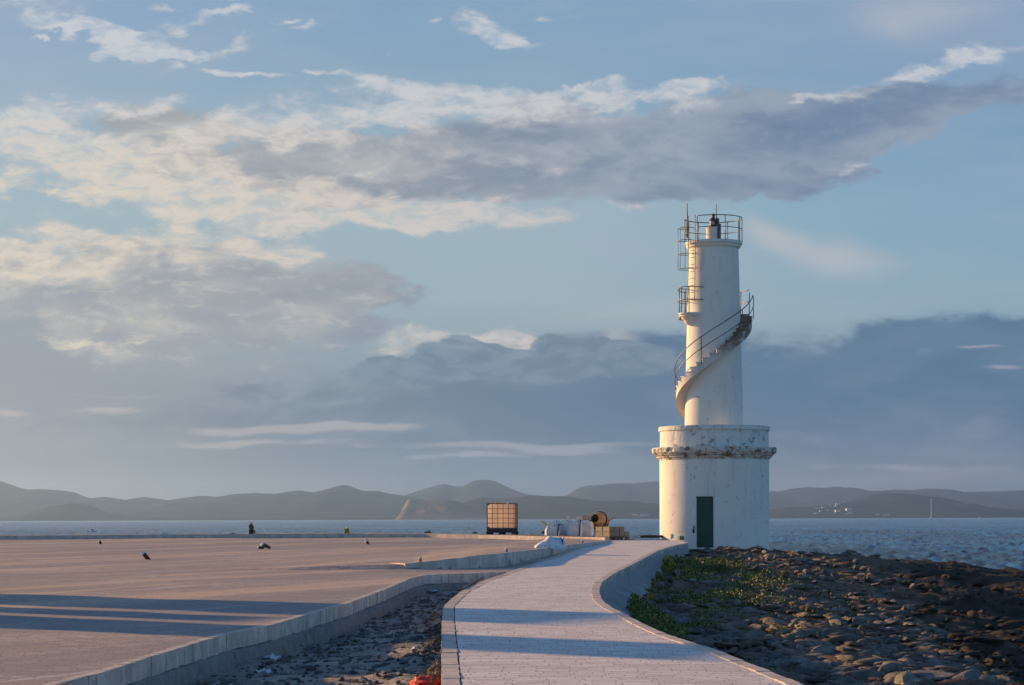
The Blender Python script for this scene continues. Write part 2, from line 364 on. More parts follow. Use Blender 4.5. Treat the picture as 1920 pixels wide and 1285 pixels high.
M_ground = mat('rubble_ground', f_dirt)

def f_rock(cols):
    def f(t):
        g = t.n('ShaderNodeNewGeometry').outputs['Random Per Island']; oi = t.n('ShaderNodeObjectInfo').outputs['Random']
        r = t.m('FRACT', t.m('ADD', t.m('MULTIPLY', g, 7.31), oi))
        c = t.ramp(r, [(i / (len(cols) - 1), q) for i, q in enumerate(cols)])
        n = t.noise(t.p, 7, 8, .7)
        c = t.mix(t.mapr(n, .35, .7, 0, .7), c, (.045, .036, .03))
        n2 = t.noise(t.p, 22, 6, .7)
        c = t.mix(t.mapr(n2, .52, .68, 0, .5), c, (.17, .15, .125))
        t.st('Base Color', c); t.st('Roughness', .9)
        t.st('Normal', bump(t, t.m('ADD', n, n2), .8, .03))
    return f
M_rockg = mat('grey_limestone', f_rock([(.22, .21, .195), (.28, .265, .24), (.19, .18, .165)]))
M_rockb = mat('brown_limestone', f_rock([(.17, .115, .08), (.20, .14, .10), (.14, .10, .075)]))
M_rockp = mat('pale_limestone', f_rock([(.36, .34, .30), (.32, .29, .25), (.40, .375, .34)]))
M_rock = mat('limestone_rocks', f_rock([(.17, .155, .14), (.24, .22, .195), (.14, .095, .07), (.22, .205, .185), (.12, .10, .085), (.30, .275, .245), (.20, .125, .085), (.18, .12, .09)]))
M_darkrock = mat('dark_reef_rocks', f_rock([(.014, .011, .010), (.03, .024, .018), (.010, .009, .009), (.05, .034, .022), (.02, .017, .015)]))
M_gravel = mat('gravel', f_rock([(.16, .155, .15), (.26, .25, .24), (.10, .09, .085), (.36, .345, .33), (.14, .12, .105)]))

def f_sea(t):
    cn = t.noise(t.mapping(t.p, (2, 5, 0), scale=(1.0, .17, 1)), .75, 6, .72)
    cb = t.noise(t.mapping(t.p, (9, 5, 0), scale=(1.0, .25, 1)), .03, 4, .6)
    t.st('Base Color', t.mix(t.mapr(t.m('ADD', cn, t.m('MULTIPLY', t.m('SUBTRACT', cb, .5), .5)), .43, .57), (.002, .03, .085), (.028, .22, .44))); t.st('Roughness', .15); t.st('IOR', 1.33); t.st('Specular IOR Level', .3)  # light and dark of the ripples painted into the water colour
    n = t.noise(t.mapping(t.p, rot=(0, 0, R(20)), scale=(1, 1.7, 1)), 3.2, 6, .68)
    n2 = t.noise(t.mapping(t.p, rot=(0, 0, R(-15)), scale=(1, 1.5, 1)), .22, 4, .55)
    b = bump(t, n, 1.0, .3)
    t.st('Normal', bump(t, n2, .35, .9, b))
M_sea = mat('sea_water', f_sea)
def f_hill(a, b):
    def f(t):
        n = t.noise(t.p, .004, 8, .7)
        t.st('Base Color', t.mix(t.mapr(n, .35, .65), a, b)); t.st('Roughness', 1); t.st('Specular IOR Level', 0)
    return f
M_hfar = mat('far_hills', f_hill((.03, .04, .044), (.055, .064, .062)))
M_hnear = mat('wooded_hills', f_hill((.02, .027, .022), (.055, .056, .044)))
M_cliff = mat('cliff_rock', f_hill((.16, .11, .085), (.28, .20, .15)))

# whitewash with age: grime runs, rust brown patches where plaster is lost
def f_white(base, patch, streak, z0=None, z1=None):
    def f(t):
        n = t.noise(t.o, .9, 6, .6)
        c = t.mix(t.mapr(n, .3, .7), tuple(v * .93 for v in base), base)
        run = t.noise(t.mapping(t.o, scale=(1, 1, .16)), 4, 8, .65)
        c = t.mix(t.mapr(run, .52, .75, 0, streak), c, (.34, .30, .25))
        pn = t.noise(t.mapping(t.o, (1, 3, 2), scale=(1, 1, 1.3)), 2.6, 12, .74)
        pm = t.mapr(pn, .60 - patch * .16, .655 - patch * .13, 0, min(1, .4 + patch))
        if z0 is not None:
            z = t.n('ShaderNodeSeparateXYZ', {0: t.o}).outputs[2]
            pm = t.m('MULTIPLY', pm, t.mapr(z, z0, z1))
        pc = t.mix(t.mapr(t.noise(t.o, 9, 6, .6), .35, .65), (.12, .085, .06), (.34, .26, .18))
        c = t.mix(pm, c, pc)
        t.st('Base Color', c); t.st('Roughness', .75)
        h = t.m('ADD', t.noise(t.o, 12, 6, .6), t.m('MULTIPLY', pm, -1.2))
        t.st('Normal', bump(t, h, .35, .012))
    return f
M_wbase = mat('whitewashed_wall', f_white((.82, .78, .70), .10, .42))
M_wpar = mat('stained_parapet', f_white((.74, .72, .67), .30, .75))
M_wcor = mat('eroded_cornice', f_white((.66, .62, .55), .62, .7))
M_wtow = mat('whitewashed_tower', f_white((.81, .77, .69), .0, .34))
M_wstair = mat('stained_stair', f_white((.66, .62, .56), 1.3, .55, 7.7, 8.5))
M_rail = simple('galvanised_rail', (.16, .145, .135), .5, .6, .3, 8, .1, .003, .5, (.10, .05, .03))
M_door = simple('green_door_paint', (.010, .055, .036), .45, 0, .2, 5, .15, .004, .4)
M_black = simple('dark_iron', (.03, .03, .032), .5, .5)
M_lamp = simple('lamp_housing', (.10, .08, .07), .45, .2)
M_ped = simple('pedestal_paint', (.62, .56, .48), .75, 0, .2, 3, .2, .01, .25, (.25, .16, .1))
M_glass = simple('lamp_glass', (.35, .33, .30), .15, 0, .1, 6, .0, .001, .6)
def f_fabric(t):
    n = t.noise(t.o, 5, 6, .6)
    t.st('Base Color', t.mix(t.mapr(n, .35, .7), (.55, .57, .60), (.76, .77, .78))); t.st('Roughness', .65)
    w = t.n('ShaderNodeTexWave', {'Vector': t.o, 'Scale': 30, 'Distortion': 2}).outputs[1]
    t.st('Normal', bump(t, t.m('ADD', n, t.m('MULTIPLY', w, .08)), .6, .03))
M_bag = mat('woven_bag', f_fabric)
M_strap = simple('blue_strap', (.02, .035, .09), .6)
M_blueprint = simple('blue_print', (.03, .10, .24), .6)
def f_tank(t):
    n = t.noise(t.o, 3, 5, .5)
    t.st('Base Color', t.mix(t.mapr(n, .3, .7), (.70, .60, .50), (.85, .76, .66))); t.st('Roughness', .4)
    tr = t.n('ShaderNodeBsdfTranslucent', {0: (1.0, .87, .76, 1)})
    mx = t.n('ShaderNodeMixShader', {0: .86, 1: t.b.outputs[0], 2: tr.outputs[0]}); t.t.links.new(mx.outputs[0], t.out.inputs[0])
M_tank = mat('milky_plastic', f_tank)
M_cage = simple('tank_cage', (.12, .08, .06), .5, .4)
M_wood = simple('weathered_wood', (.20, .14, .095), .85, 0, .35, 5, .4, .01, .2, (.07, .05, .04))
M_dwood = simple('dark_pallet_wood', (.05, .042, .036), .9, 0, .3, 6, .4, .01)
M_block = simple('sand_concrete_blocks', (.36, .29, .20), .9, 0, .18, 9, .6, .01, .2, (.22, .17, .12))
M_drum = simple('mixer_drum', (.42, .26, .14), .7, .1, .4, 6, .3, .01, .3, (.12, .09, .07))
M_mixdark = simple('mixer_iron', (.05, .042, .036), .6, .3)
M_mixcover = simple('mixer_motor_cover', (.60, .42, .30), .6)
M_red = simple('red_paint', (.32, .035, .02), .6)
M_capw = simple('white_cap', (.72, .69, .62), .6)
M_redbrown = simple('red_brown_pipe', (.11, .022, .018), .7)
M_paper = simple('white_litter', (.55, .57, .60), .7)
M_net = simple('red_mesh_bag', (.65, .05, .03), .6)
M_hull = simple('white_hull', (.78, .77, .74), .4)
M_plaster = simple('white_plaster', (.82, .79, .72), .8, 0, .05, .1)
M_cabin = simple('added_cabin_panel', (.42, .42, .40), .6)
M_window = simple('dark_window', (.02, .025, .03), .15, 0, .1, 3, 0, .001, .6)
def f_leaf(a, b, c3):
    def f(t):
        g = t.n('ShaderNodeNewGeometry').outputs['Random Per Island']
        t.st('Base Color', t.ramp(g, [(0, a), (.5, b), (1, c3)])); t.st('Roughness', .6)
        t.st('Transmission Weight', 0.0); t.st('Subsurface Weight', 0.0)
    return f
M_lgreen = mat('coastal_leaves', f_leaf((.045, .062, .026), (.085, .115, .04), (.19, .20, .055)))
M_lcover = mat('creeping_leaves', f_leaf((.05, .07, .028), (.10, .13, .04), (.36, .32, .06)))
M_lyellow = mat('yellow_green_leaves', f_leaf((.12, .17, .02), (.34, .36, .03), (.55, .48, .04)))
M_lorange = mat('orange_dry_leaves', f_leaf((.26, .12, .03), (.52, .27, .06), (.45, .36, .07)))
M_ldry = mat('dry_weed', f_leaf((.06, .05, .035), (.10, .085, .06), (.04, .05, .03)))

# ------------------------------------------------------------------ ground, terrace, path
XR = [P(*q) for q in [(1600, 1330), (1506, 1285), (1452, 1264), (1400, 1243), (1334, 1217), (1267, 1197), (1217, 1177), (1186, 1160), (1147, 1141), (1129, 1126), (1123, 1110), (1128, 1093), (1152, 1076), (1196, 1054), (1235, 1033), (1265, 1024), (1292, 1018.5)]]
XL = [P(*q) for q in [(828, 1340), (829, 1285), (829, 1162), (832, 1137), (846, 1124), (865, 1109), (901, 1091), (956, 1073), (985, 1062), (1029, 1048), (1083, 1027.5), (1112, 1022), (1142, 1016)]]
K1 = [P(*q) for q in [(-150, 1340), (110, 1285), (208, 1258), (279, 1235), (367, 1208), (429, 1190), (500, 1176), (536, 1166), (657, 1131), (719, 1108), (770, 1086), (795, 1079.5), (828, 1078), (900, 1075.5), (953, 1073)]]
def interp(pl, y):
    ys = [p.y for p in pl]; xs = [p.x for p in pl]
    ys, xs = zip(*sorted(zip(ys, xs)))
    return np.interp(y, ys, xs)
def smooth_curve(pl, ylo, yhi, n=600, w=7):
    y = np.linspace(ylo, yhi, n); x = interp(pl, y)
    k = np.hanning(w * 2 + 3)[1:-1]; k /= k.sum(); L = len(k) // 2
    xs = np.convolve(np.pad(x, L, mode='edge'), k, 'valid'); return y, xs
YE = 79.0
_yr, _xr = smooth_curve(XR, 12, YE, 700, 9); _yl, _xl = smooth_curve(XL, 12, YE, 700, 9); _yk, _xk = smooth_curve(K1, 11, K1[-1].y, 500, 3)
def xr(y): return np.interp(y, _yr, _xr)
def xl(y): return np.interp(y, _yl, _xl)
YL0 = K1[-1].y
def xk1(y): return np.interp(y, _yk, _xk)
# raised kerb line of the upper terrace: (x, y, height of the step)
K2 = [(P(762, 1067), .10), (P(784, 1066.8), .13), (P(835, 1066), .18), (P(903, 1063.5), .26), (P(955, 1059.5), .28), (P(1000, 1048), .22), (P(1058, 1034), .16), (P(1112, 1023), .10), (P(1144, 1018), .05)]
k2x = np.array([k[0].x for k in K2]); k2y = np.array([k[0].y for k in K2]); k2h = np.array([k[1] for k in K2])
def raise_(x, y):
    yk = np.interp(x, k2x, k2y); h = np.interp(x, k2x, k2h)
    side = sstep(-7.5, -2.4, x)
    beh = y - yk
    return np.where(beh > 0, h * side * (1 - sstep(4, 30, beh)), 0)
def terr_z(x, y):
    return SL * y + raise_(x, y) + .035 * fbm(x / 8, y / 6, 3, 5) + .008 * fbm(x / 1.6, y / .8, 3, 9)

# terrace sheet (one continuous paved surface; its right edge follows the kerb, then the path)
ROWS = np.concatenate([np.linspace(9, 40, 230), np.linspace(40.2, YL0, 40), np.linspace(YL0 + .15, 60, 90), np.linspace(60.5, 98, 90)])
FKX = [P(q[0], q[1]) for q in [(-500, 1015), (0, 1012), (320, 1009), (640, 1008), (800, 1008.6), (900, 1010.2), (1000, 1012.6), (1090, 1014.6), (1142, 1016)]]
fkx = np.array([p.x for p in FKX]); fky = np.array([p.y for p in FKX])
def right_of_terrace(y):
    return np.where(y <= YL0, xk1(y) - .10, np.where(y < YE - 1.2, xl(np.minimum(y, YE)) + .02, 3.6))
s = np.linspace(0, 1, 330)[None, :] ** 1.0
span = 3 + 70 * (np.linspace(0, 1, 330) ** 2.2)
Yt = np.repeat(ROWS[:, None], 330, 1)
Xt = right_of_terrace(ROWS)[:, None] - (span[None, ::-1] - 3)
Zt = terr_z(Xt, Yt)
keep = (Yt[:-1, :-1] < np.interp(Xt[:-1, :-1], fkx, fky))
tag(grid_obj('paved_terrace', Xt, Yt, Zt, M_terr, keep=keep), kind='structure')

# path sheet
yr_ = np.concatenate([np.linspace(12.2, 50, 320), np.linspace(50.2, YE, 120)])
t_ = np.linspace(0, 1, 60)
KW = .15
Yp = np.repeat(yr_[:, None], 60, 1); a_ = (xl(yr_) + KW + .012)[:, None]; b_ = (xr(yr_) - .13)[:, None]
Xp = a_ + (b_ - a_) * t_[None, :]
Zp = SL * Yp + .004 + .006 * fbm(Xp / 2.2, Yp / 1.6, 3, 21)
tag(grid_obj('stone_path', Xp, Yp, Zp, M_path), kind='structure')
# dark bed under the joints, and the side walls of the path
def strip(name, X0, X1, Z0, Z1, Y0, Y1, m, rows, smooth=False):
    X = np.stack([X0, X1], 1); Y = np.stack([Y0, Y1], 1); Z = np.stack([Z0, Z1], 1)
    return X, Y, Z
yy = np.linspace(12, YE, 500); zt = SL * yy
nx = np.gradient(xr(yy)); ny = np.gradient(yy); ln = np.hypot(nx, ny); ox, oy = ny / ln, -nx / ln     # outward (right) normal
def wob(s_, a): return a * fbm(yy * s_, yy * 0 + 3, 3, 4)
offs = [(-1.0, -.03), (-.03, -.03), (0, -.035), (.01, -.36), (.10 , -.40), (.30, -.52), (.50, -.66), (.62, -.95)]
Xw = np.stack([xr(yy) + ox * o + (wob(3, .03) if o > .05 else 0) for o, z in offs], 1)
Yw = np.stack([yy + oy * o for o, z in offs], 1)
Zw = np.stack([zt + z + (wob(2.3, .04) if z < -.38 else 0) for o, z in offs], 1)
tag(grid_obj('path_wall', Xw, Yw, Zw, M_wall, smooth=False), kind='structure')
nx = np.gradient(xl(yy)); ln = np.hypot(nx, ny); lx_, ly_ = -ny / ln, nx / ln
offs = [(-1.2, -.03), (-.02, -.03), (0, -.035), (.02, -.45), (.10, -.75)]
m_ = yy < YL0 + 1.0
Xw = np.stack([xl(yy) + lx_ * o for o, z in offs], 1); Yw = np.stack([yy + ly_ * o for o, z in offs], 1); Zw = np.stack([zt + z for o, z in offs], 1)
Zw[~m_, 3:] += .3
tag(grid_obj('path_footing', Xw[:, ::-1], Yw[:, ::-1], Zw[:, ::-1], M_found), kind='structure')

def kerb_run(name, pts, wid, h, drop, L, side=1, gap=.008, m=M_kerb, jit=.006, hfn=None):
    """kerb stones laid end to end along a line; side=1: the stones lie left of the direction of travel"""
    pts = [Vector((p[0], p[1], p[2])) for p in pts]
    d = [0]
    for a, b in zip(pts, pts[1:]): d.append(d[-1] + (b - a).length)
    n = int(d[-1] / L); bm = nbm()
    def pos(s):
        i = max(0, min(len(pts) - 2, int(np.searchsorted(d, s)) - 1)); t = (s - d[i]) / max(1e-6, d[i + 1] - d[i]); return pts[i].lerp(pts[i + 1], t)
    prev = None
    for k in range(n):
        a, b = pos(k * L + gap / 2), pos((k + 1) * L - gap / 2)
        t = (b - a); t.z = 0; t.normalize(); nrm = Vector((-t.y, t.x, 0)) * side
        j = random.uniform(-jit, jit); jz = random.uniform(-jit, jit) * .6
        hh = hfn(k / n) if hfn else h
        lo = random.uniform(0, .02)
        q = [a + nrm * j, b + nrm * (j + random.uniform(-jit, jit) * .5), b + nrm * (wid + j), a + nrm * (wid + j)]
        top = [bm.verts.new(v + Vector((0, 0, hh + jz))) for v in q]; bot = [bm.verts.new(v - Vector((0, 0, drop + lo))) for v in q]
        bm.faces.new(top); bm.faces.new(bot[::-1])
        for i in range(4): bm.faces.new((bot[i], bot[(i + 1) % 4], top[(i + 1) % 4], top[i]))
    return tag(bm_obj(name, bm, m, bevel=.006), kind='structure')
ky = np.linspace(12, YL0, 300)
kerb_run('terrace_kerb', [(xk1(y), y, SL * y) for y in ky], .10, .012, .17, .20)
py_ = np.linspace(12.2, YE - .5, 500)
kerb_run('path_kerb', [(xl(y), y, SL * y) for y in py_], KW, .006, .12, .30, side=-1)
kerb_run('path_kerb', [(xr(y), y, SL * y) for y in py_], .13, .010, .12, .40, side=1)
k2l = []
for i in range(len(K2) - 1):
    for t in np.linspace(0, 1, 12, endpoint=False):
        p = K2[i][0].lerp(K2[i + 1][0], t); h = K2[i][1] * (1 - t) + K2[i + 1][1] * t
        k2l.append((p.x, p.y - .12, SL * p.y + h, h))
kerb_run('raised_kerb', [(-2.95, P(762, 1064).y + 1.0, SL * 47 + .08)] + [q[:3] for q in k2l], .13, .02, .34, .45, side=1)
FKl = []
for a, b in zip(FKX, FKX[1:]):
    for t in np.linspace(0, 1, 20, endpoint=False): FKl.append(a.lerp(b, t))
kerb_run('far_kerb', [(p.x, p.y, SL * p.y) for p in FKl], .16, .155, .1, .8, side=1)
# concrete footing that sticks out under the terrace kerb
yy2 = np.linspace(12, YL0 + .3, 420); xx2 = xk1(yy2)
gx = np.gradient(xx2); gy = np.gradient(yy2); ln = np.hypot(gx, gy); ox, oy = gy / ln, -gx / ln
nz = lambda k, s_: fbm(yy2 * s_, yy2 * 0 + k, 4, 30 + k)
offs = [(-.15, -.14), (.006, -.185), (.03, -.19), (.07, -.20), (.10, -.33), (.16, -.50)]
Xf = np.stack([xx2 + ox * (o + (.06 * nz(i, 3.6) if i > 1 else 0)) for i, (o, z) in enumerate(offs)], 1)
Yf = np.stack([yy2 + oy * o for o, z in offs], 1)
Zf = np.stack([SL * yy2 + z + (.035 * nz(i + 9, 3.1) if i > 1 else .015 * nz(2, 5)) for i, (o, z) in enumerate(offs)], 1)
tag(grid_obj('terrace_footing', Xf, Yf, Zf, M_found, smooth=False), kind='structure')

# land under everything: dirt trench on the left, rock shelf on the right
CT = []   # control heights on the right (x, y, z)
for y in (10, 17, 25, 35, 45, 55, 65, 75, 80): CT.append((float(xr(min(y, YE))) + .6, y, SL * y - np.interp(y, [10, 25, 35, 45, 55, 70, 80], [.75, .75, .72, .66, .52, .38, .36])))
for y in (17, 25, 35, 45, 55, 65, 73):
    f_ = 1.0 if y < 60 else .75
    for u_ in (3.2, 5.5, 8, 11): CT.append((float(xr(min(y, YE))) + u_, y, max(-1.38, SL * y - max(.72, .185 * u_ + .12) * f_)))
RIM = [(1300, 1029, 84.5), (1380, 1031, 85), (1442, 1033, 87), (1500, 1038, 88), (1570, 1046, 89), (1640, 1052, 90), (1700, 1053, 91), (1770, 1056, 92), (1835, 1066, 92), (1870, 1076, 93), (1920, 1078, 93)]
RIMP = [at(*q) for q in RIM]
for p in RIMP: CT.append(tuple(p))
CT += [(18, 76, -.8), (21, 84, -.75), (30, 85, -1.3), (40, 60, -1.5), (12, 82, .0), (8, 77, .25), (30, 20, -1.5), (26, 95, -1.15), (22, 40, -1.4), (26, 62, -1.35)]
CT = np.array(CT)
def rbf(x, y):
    out = np.zeros_like(x); wsum = np.zeros_like(x)
    for cx, cy, cz in CT:
        d2 = ((x - cx) / 1.0) ** 2 + ((y - cy) / 1.8) ** 2 + .15
        w = 1 / d2 ** 2.0; out += w * cz; wsum += w
    return out / wsum
def reefness(x, y): return sstep(-.5, 4.5, x - .155 * y + 1.2 * fbm(x / 3, y / 4, 3, 77))
def rock_z(x, y):
    z = rbf(x, y)
    rf = reefness(x, y)
    n = fbm(x / 1.6, y / 2.0, 5, 40, .55); ridg = 1 - np.abs(fbm(x / 1.1, y / 1.5, 5, 60, .6)) * 2
    ledge = np.round((n * .5 + .5) * 4) / 4 - .5
    z = z + .05 * n + rf * (.16 * n + .12 * ridg - .08 + .14 * ledge) + .02 * fbm(x * 3, y * 3, 3, 90)
    rimy = np.interp(x, [p.x for p in RIMP], [p.y for p in RIMP])
    z = z - sstep(0, 5, y - rimy - 1.0) * 2.2
    return z
def trench_z(x, y):
    z = SL * y - .36 + .07 * fbm(x / .9, y / .9, 4, 15) + .05 * fbm(x * 2.2, y * 2.2, 4, 17)
    heap = .20 * np.exp(-(((x + .95 - 0.0 * y) / .5) ** 2)) * sstep(14, 18, y) * (1 - sstep(26, 29, y)) * (.5 + .5 * fbm(x * 1.4, y * .9, 3, 19))
    return z + heap
rowsg = 4 * (106 / 4) ** np.linspace(0, 1, 620)
ug = np.concatenate([-3 + 2.7 * np.linspace(0, 1, 40, endpoint=False), np.linspace(-.3, .34, 680), .34 + 2.6 * np.linspace(0, 1, 50)[1:] ** 1.6])
Yg = np.repeat(rowsg[:, None], len(ug), 1); Xg = Yg * ug[None, :]
xc = (xl(np.clip(Yg, 12, YE)) + xr(np.clip(Yg, 12, YE))) / 2
Zr = rock_z(Xg, Yg); Zl = trench_z(Xg, Yg)
under = (Xg < right_of_terrace(np.clip(Yg, 9, 200)) - .25) | (Yg > YL0 + .5)
fk = np.interp(Xg, fkx, fky)
bank = SL * Yg + .13 - .22 * sstep(2.6, 3.6, Xg) + .05 * fbm(Xg / 1.2, Yg / .8, 4, 8) - sstep(3.5, 11, Yg - fk) * 2.6
Zl = np.where(under, SL * Yg - .6, Zl); Zl = np.where(Yg > fk + .17, bank, Zl)
side_r = Xg > np.where(Yg < YE, xc, 7.0 + 0 * Xg)
Zg = np.where(side_r, Zr, Zl); Zg = np.where((Yg >= YE) & (Xg > 5.4) & (Xg < 7.0), Zl + (Zr - Zl) * sstep(5.4, 7.0, Xg), Zg)
hid = side_r & (Xg < xr(np.clip(Yg, 12, YE)) + .1) & (Yg < YE); Zg = np.where(hid, np.minimum(Zg, SL * Yg - .5), Zg)
# level ground right behind and round the lighthouse
tag(grid_obj('rocky_ground', Xg, Yg, Zg, M_ground), kind='structure')
def ground_z(x, y): return float(rock_z(np.array([float(x)]), np.array([float(y)]))[0])

# ------------------------------------------------------------------ sea
SEA = -1.6
rs = 14 * (30000 / 14) ** np.linspace(0, 1, 1150)
us = np.concatenate([-4 + 3.7 * np.linspace(0, 1, 60, endpoint=False) ** .5, np.linspace(-.3, .3, 760), .3 + 3.7 * np.linspace(0, 1, 60)[1:] ** 2])
rs = rs[(rs < 90) * (np.arange(len(rs)) % 6 == 0) + (rs >= 90)]
Ys = np.repeat(rs[:, None], len(us), 1); Xs = Ys * us[None, :]
Zs = np.zeros_like(Ys); g2 = np.random.default_rng(4)
for k in range(56):
    lam = .7 * (4.5 / .7) ** g2.random(); th = g2.normal(R(200), .65); kk = 2 * math.pi / lam
    amp = .017 * lam ** .7
    ph = (Xs * math.cos(th) + Ys * math.sin(th)) * kk + g2.random() * 6.28
    s_ = np.sin(ph); Zs += amp * (s_ + .25 * np.cos(2 * ph)) * (1 - sstep(500, 900, Ys) * (lam < 4))
Zs *= (1 - sstep(1500, 3500, Ys)) * (.75 + .5 * fbm(Xs / 40, Ys / 60, 3, 3))
tag(grid_obj('sea', Xs, Ys, SEA + Zs, M_sea), kind='structure')

# ------------------------------------------------------------------ hills across the water
def hills(name, pts, D, depth, m, seed, rough=1.0, foot=None):
    px = np.arange(pts[0][0], pts[-1][0] + .1, 3.0); py = np.interp(px, [p[0] for p in pts], [p[1] for p in pts])
    k = np.hanning(9); k /= k.sum(); py = np.convolve(np.pad(py, 4, mode='edge'), k, 'valid')
    py = py + rough * .7 * fbm(px / 16, px * 0, 4, seed) 
    X = []; Zt_ = []
    for a, b in zip(px, py):
        x, z = ray(a, b); X.append(x * D); Zt_.append(CAMZ + z * D)
    X = np.array(X); Zt_ = np.maximum(np.array(Zt_) - SEA, 2)
    t = np.linspace(-1, 1, 40)
    XX = np.repeat(X[None, :], 40, 0); TT = np.repeat(t[:, None], len(X), 1); YY = D + np.where(TT < 0, TT * depth, TT * depth * .6)
    prof = 1 - np.abs(TT) ** 1.25
    rel = 1 - .38 * (1 - np.abs(fbm(XX / (depth * .22), YY / (depth * .3), 4, seed + 5)) * 2) * np.abs(TT) * (1 - np.abs(TT)) * 2.2
    ends = sstep(0, 4, np.arange(len(X)))[None, :] * 0 + 1
    ZZ = SEA - 3 + (Zt_[None, :] + 3) * prof * np.where(TT == 0, 1, rel) * ends
    return tag(grid_obj(name, XX, YY, ZZ, m), kind='structure')
hills('far_hills', [(-120, 880), (-40, 893), (0, 901), (22, 909), (50, 918), (75, 917), (112, 918), (135, 921), (160, 932), (180, 934), (200, 931), (222, 935), (240, 938), (272, 931), (300, 935), (322, 938), (350, 933), (380, 929), (412, 932), (440, 926), (480, 924), (520, 925), (550, 920), (566, 919), (588, 923), (610, 918), (632, 911), (650, 907), (668, 915), (680, 919), (712, 920), (735, 926), (760, 928), (790, 935), (860, 948), (940, 965), (1000, 976)], 8200, 1800, M_hfar, 1)
hills('far_hills', [(700, 976), (740, 935), (780, 921), (805, 913), (833, 905), (852, 911), (870, 911), (884, 901), (900, 898), (920, 898), (935, 904), (960, 917), (985, 926), (1010, 929), (1040, 931), (1062, 930), (1082, 915), (1100, 909), (1125, 908), (1145, 905), (1190, 905), (1215, 902), (1260, 902), (1330, 908), (1440, 920), (1462, 920), (1482, 916), (1510, 912), (1540, 914), (1572, 912), (1592, 914), (1620, 919), (1650, 919), (1680, 917), (1702, 919), (1730, 916), (1760, 916), (1790, 922), (1825, 921), (1860, 921), (1890, 920), (1925, 918), (2000, 916), (2100, 925)], 9500, 1800, M_hfar, 2)
hills('wooded_headland', [(790, 976), (830, 955), (862, 945), (885, 936), (905, 931), (930, 934), (950, 934), (975, 931), (1005, 928), (1030, 930), (1060, 930), (1080, 933), (1110, 938), (1145, 939), (1175, 938), (1210, 942), (1260, 946), (1330, 955), (1420, 958), (1475, 951), (1510, 951), (1550, 946), (1575, 944), (1610, 936), (1635, 928), (1665, 924), (1700, 925), (1740, 930), (1765, 932), (1790, 938), (1820, 946), (1850, 950), (1900, 955), (1960, 960), (2050, 966)], 6600, 900, M_hnear, 3)
hills('cliff_headland', [(744, 985), (754, 956), (762, 938), (768, 935), (780, 937), (800, 937), (835, 936), (850, 938), (868, 943), (885, 950), (905, 957), (930, 966), (960, 978)], 6000, 350, M_cliff, 4, .6)
hills('low_shore', [(-60, 970), (20, 968), (60, 963), (100, 948), (140, 943), (170, 948), (205, 962), (240, 968), (300, 970), (400, 971), (500, 972), (620, 970), (740, 972)], 6400, 500, M_hnear, 6, .5)

# ------------------------------------------------------------------ lighthouse
LD = 84.0
LC = at(1339.2, 900, LD); CX, CY = LC.x, LC.y
PXM = LD / F
def zp(py): return CAMZ + ray(1339, py)[1] * LD
FACE = math.atan2(-CX, CY)           # world bearing of the side that faces the camera (negative: turned left)
def LP(phi, r, z):                   # phi in degrees, 0 = towards the camera, positive = to the right
    a = R(phi) + FACE; return Vector((r * math.sin(a), -r * math.cos(a), z))
lh = empty('lighthouse', (CX, CY, 0), 'white round lighthouse with outside spiral stair, standing on a drum base with a green door', 'lighthouse')
RB = 102.3 * PXM
def zq(py): return zp(py)
zb0, zb1 = -.6, zq(859)
# base wall with the door opening cut through it
d0, d1 = -18.9, -1.0; dz0, dz1 = zq(1025.5), zq(932)
angs = sorted(set([round(a, 4) for a in np.linspace(-180, 180, 97)[:-1]] + [d0, d1]))
angs = [a for a in angs if not (d0 < a < d1 and min(abs(a - d0), abs(a - d1)) < .8)]
zs = [zb0, dz0, dz1, (dz1 + zb1) / 2, zb1]
bm = nbm(); vv = [[bm.verts.new(LP(a, RB, z)) for a in angs] for z in zs]
n = len(angs)
for j in range(len(zs) - 1):
    for i in range(n):
        a = angs[i]
        if j == 1 and d0 - 1e-6 <= a < d1 - 1e-6: continue
        bm.faces.new((vv[j][i], vv[j][(i + 1) % n], vv[j + 1][(i + 1) % n], vv[j + 1][i]))
ia = angs.index(d0); ib = angs.index(d1)
def inr(v): return Vector((v.co.x, v.co.y, 0)).normalized() * (RB - .10) + Vector((0, 0, v.co.z))
inn = {}
for j in (1, 2):
    for i in range(ia, ib + 1): inn[j, i] = bm.verts.new(inr(vv[j][i]))
for i in range(ia, ib):
    bm.faces.new((vv[2][i], vv[2][i + 1], inn[2, i + 1], inn[2, i])); bm.faces.new((inn[1, i], inn[1, i + 1], vv[1][i + 1], vv[1][i]))
bm.faces.new((vv[1][ia], vv[2][ia], inn[2, ia], inn[1, ia])); bm.faces.new((inn[1, ib], inn[2, ib], vv[2][ib], vv[1][ib]))
base = bm_obj('base_wall', bm, M_wbase, lh, smooth=False)
for p_ in base.data.polygons: p_.use_smooth = True
base.data.set_sharp_from_angle(angle=R(30))
bm = nbm(); seg = 10
def curved(bm, a0, a1, z0, z1, r, th, nseg=8):
    for i in range(nseg):
        q = [LP(a0 + (a1 - a0) * (i + k) / nseg, rr, z) for z in (z0, z1) for rr in (r, r - th) for k in (0, 1)]
    A = [[LP(a0 + (a1 - a0) * i / nseg, rr, z) for i in range(nseg + 1)] for rr, z in ((r, z0), (r, z1), (r - th, z1), (r - th, z0))]
    W = [[bm.verts.new(v) for v in row] for row in A]
    for i in range(nseg):
        for k in range(4): bm.faces.new((W[k][i], W[k][i + 1], W[(k + 1) % 4][i + 1], W[(k + 1) % 4][i]))
    bm.faces.new([W[k][0] for k in range(4)]); bm.faces.new([W[k][-1] for k in (3, 2, 1, 0)])
curved(bm, d0 + .3, d1 - .3, dz0 + .02, dz1 - .02, RB - .07, .05)
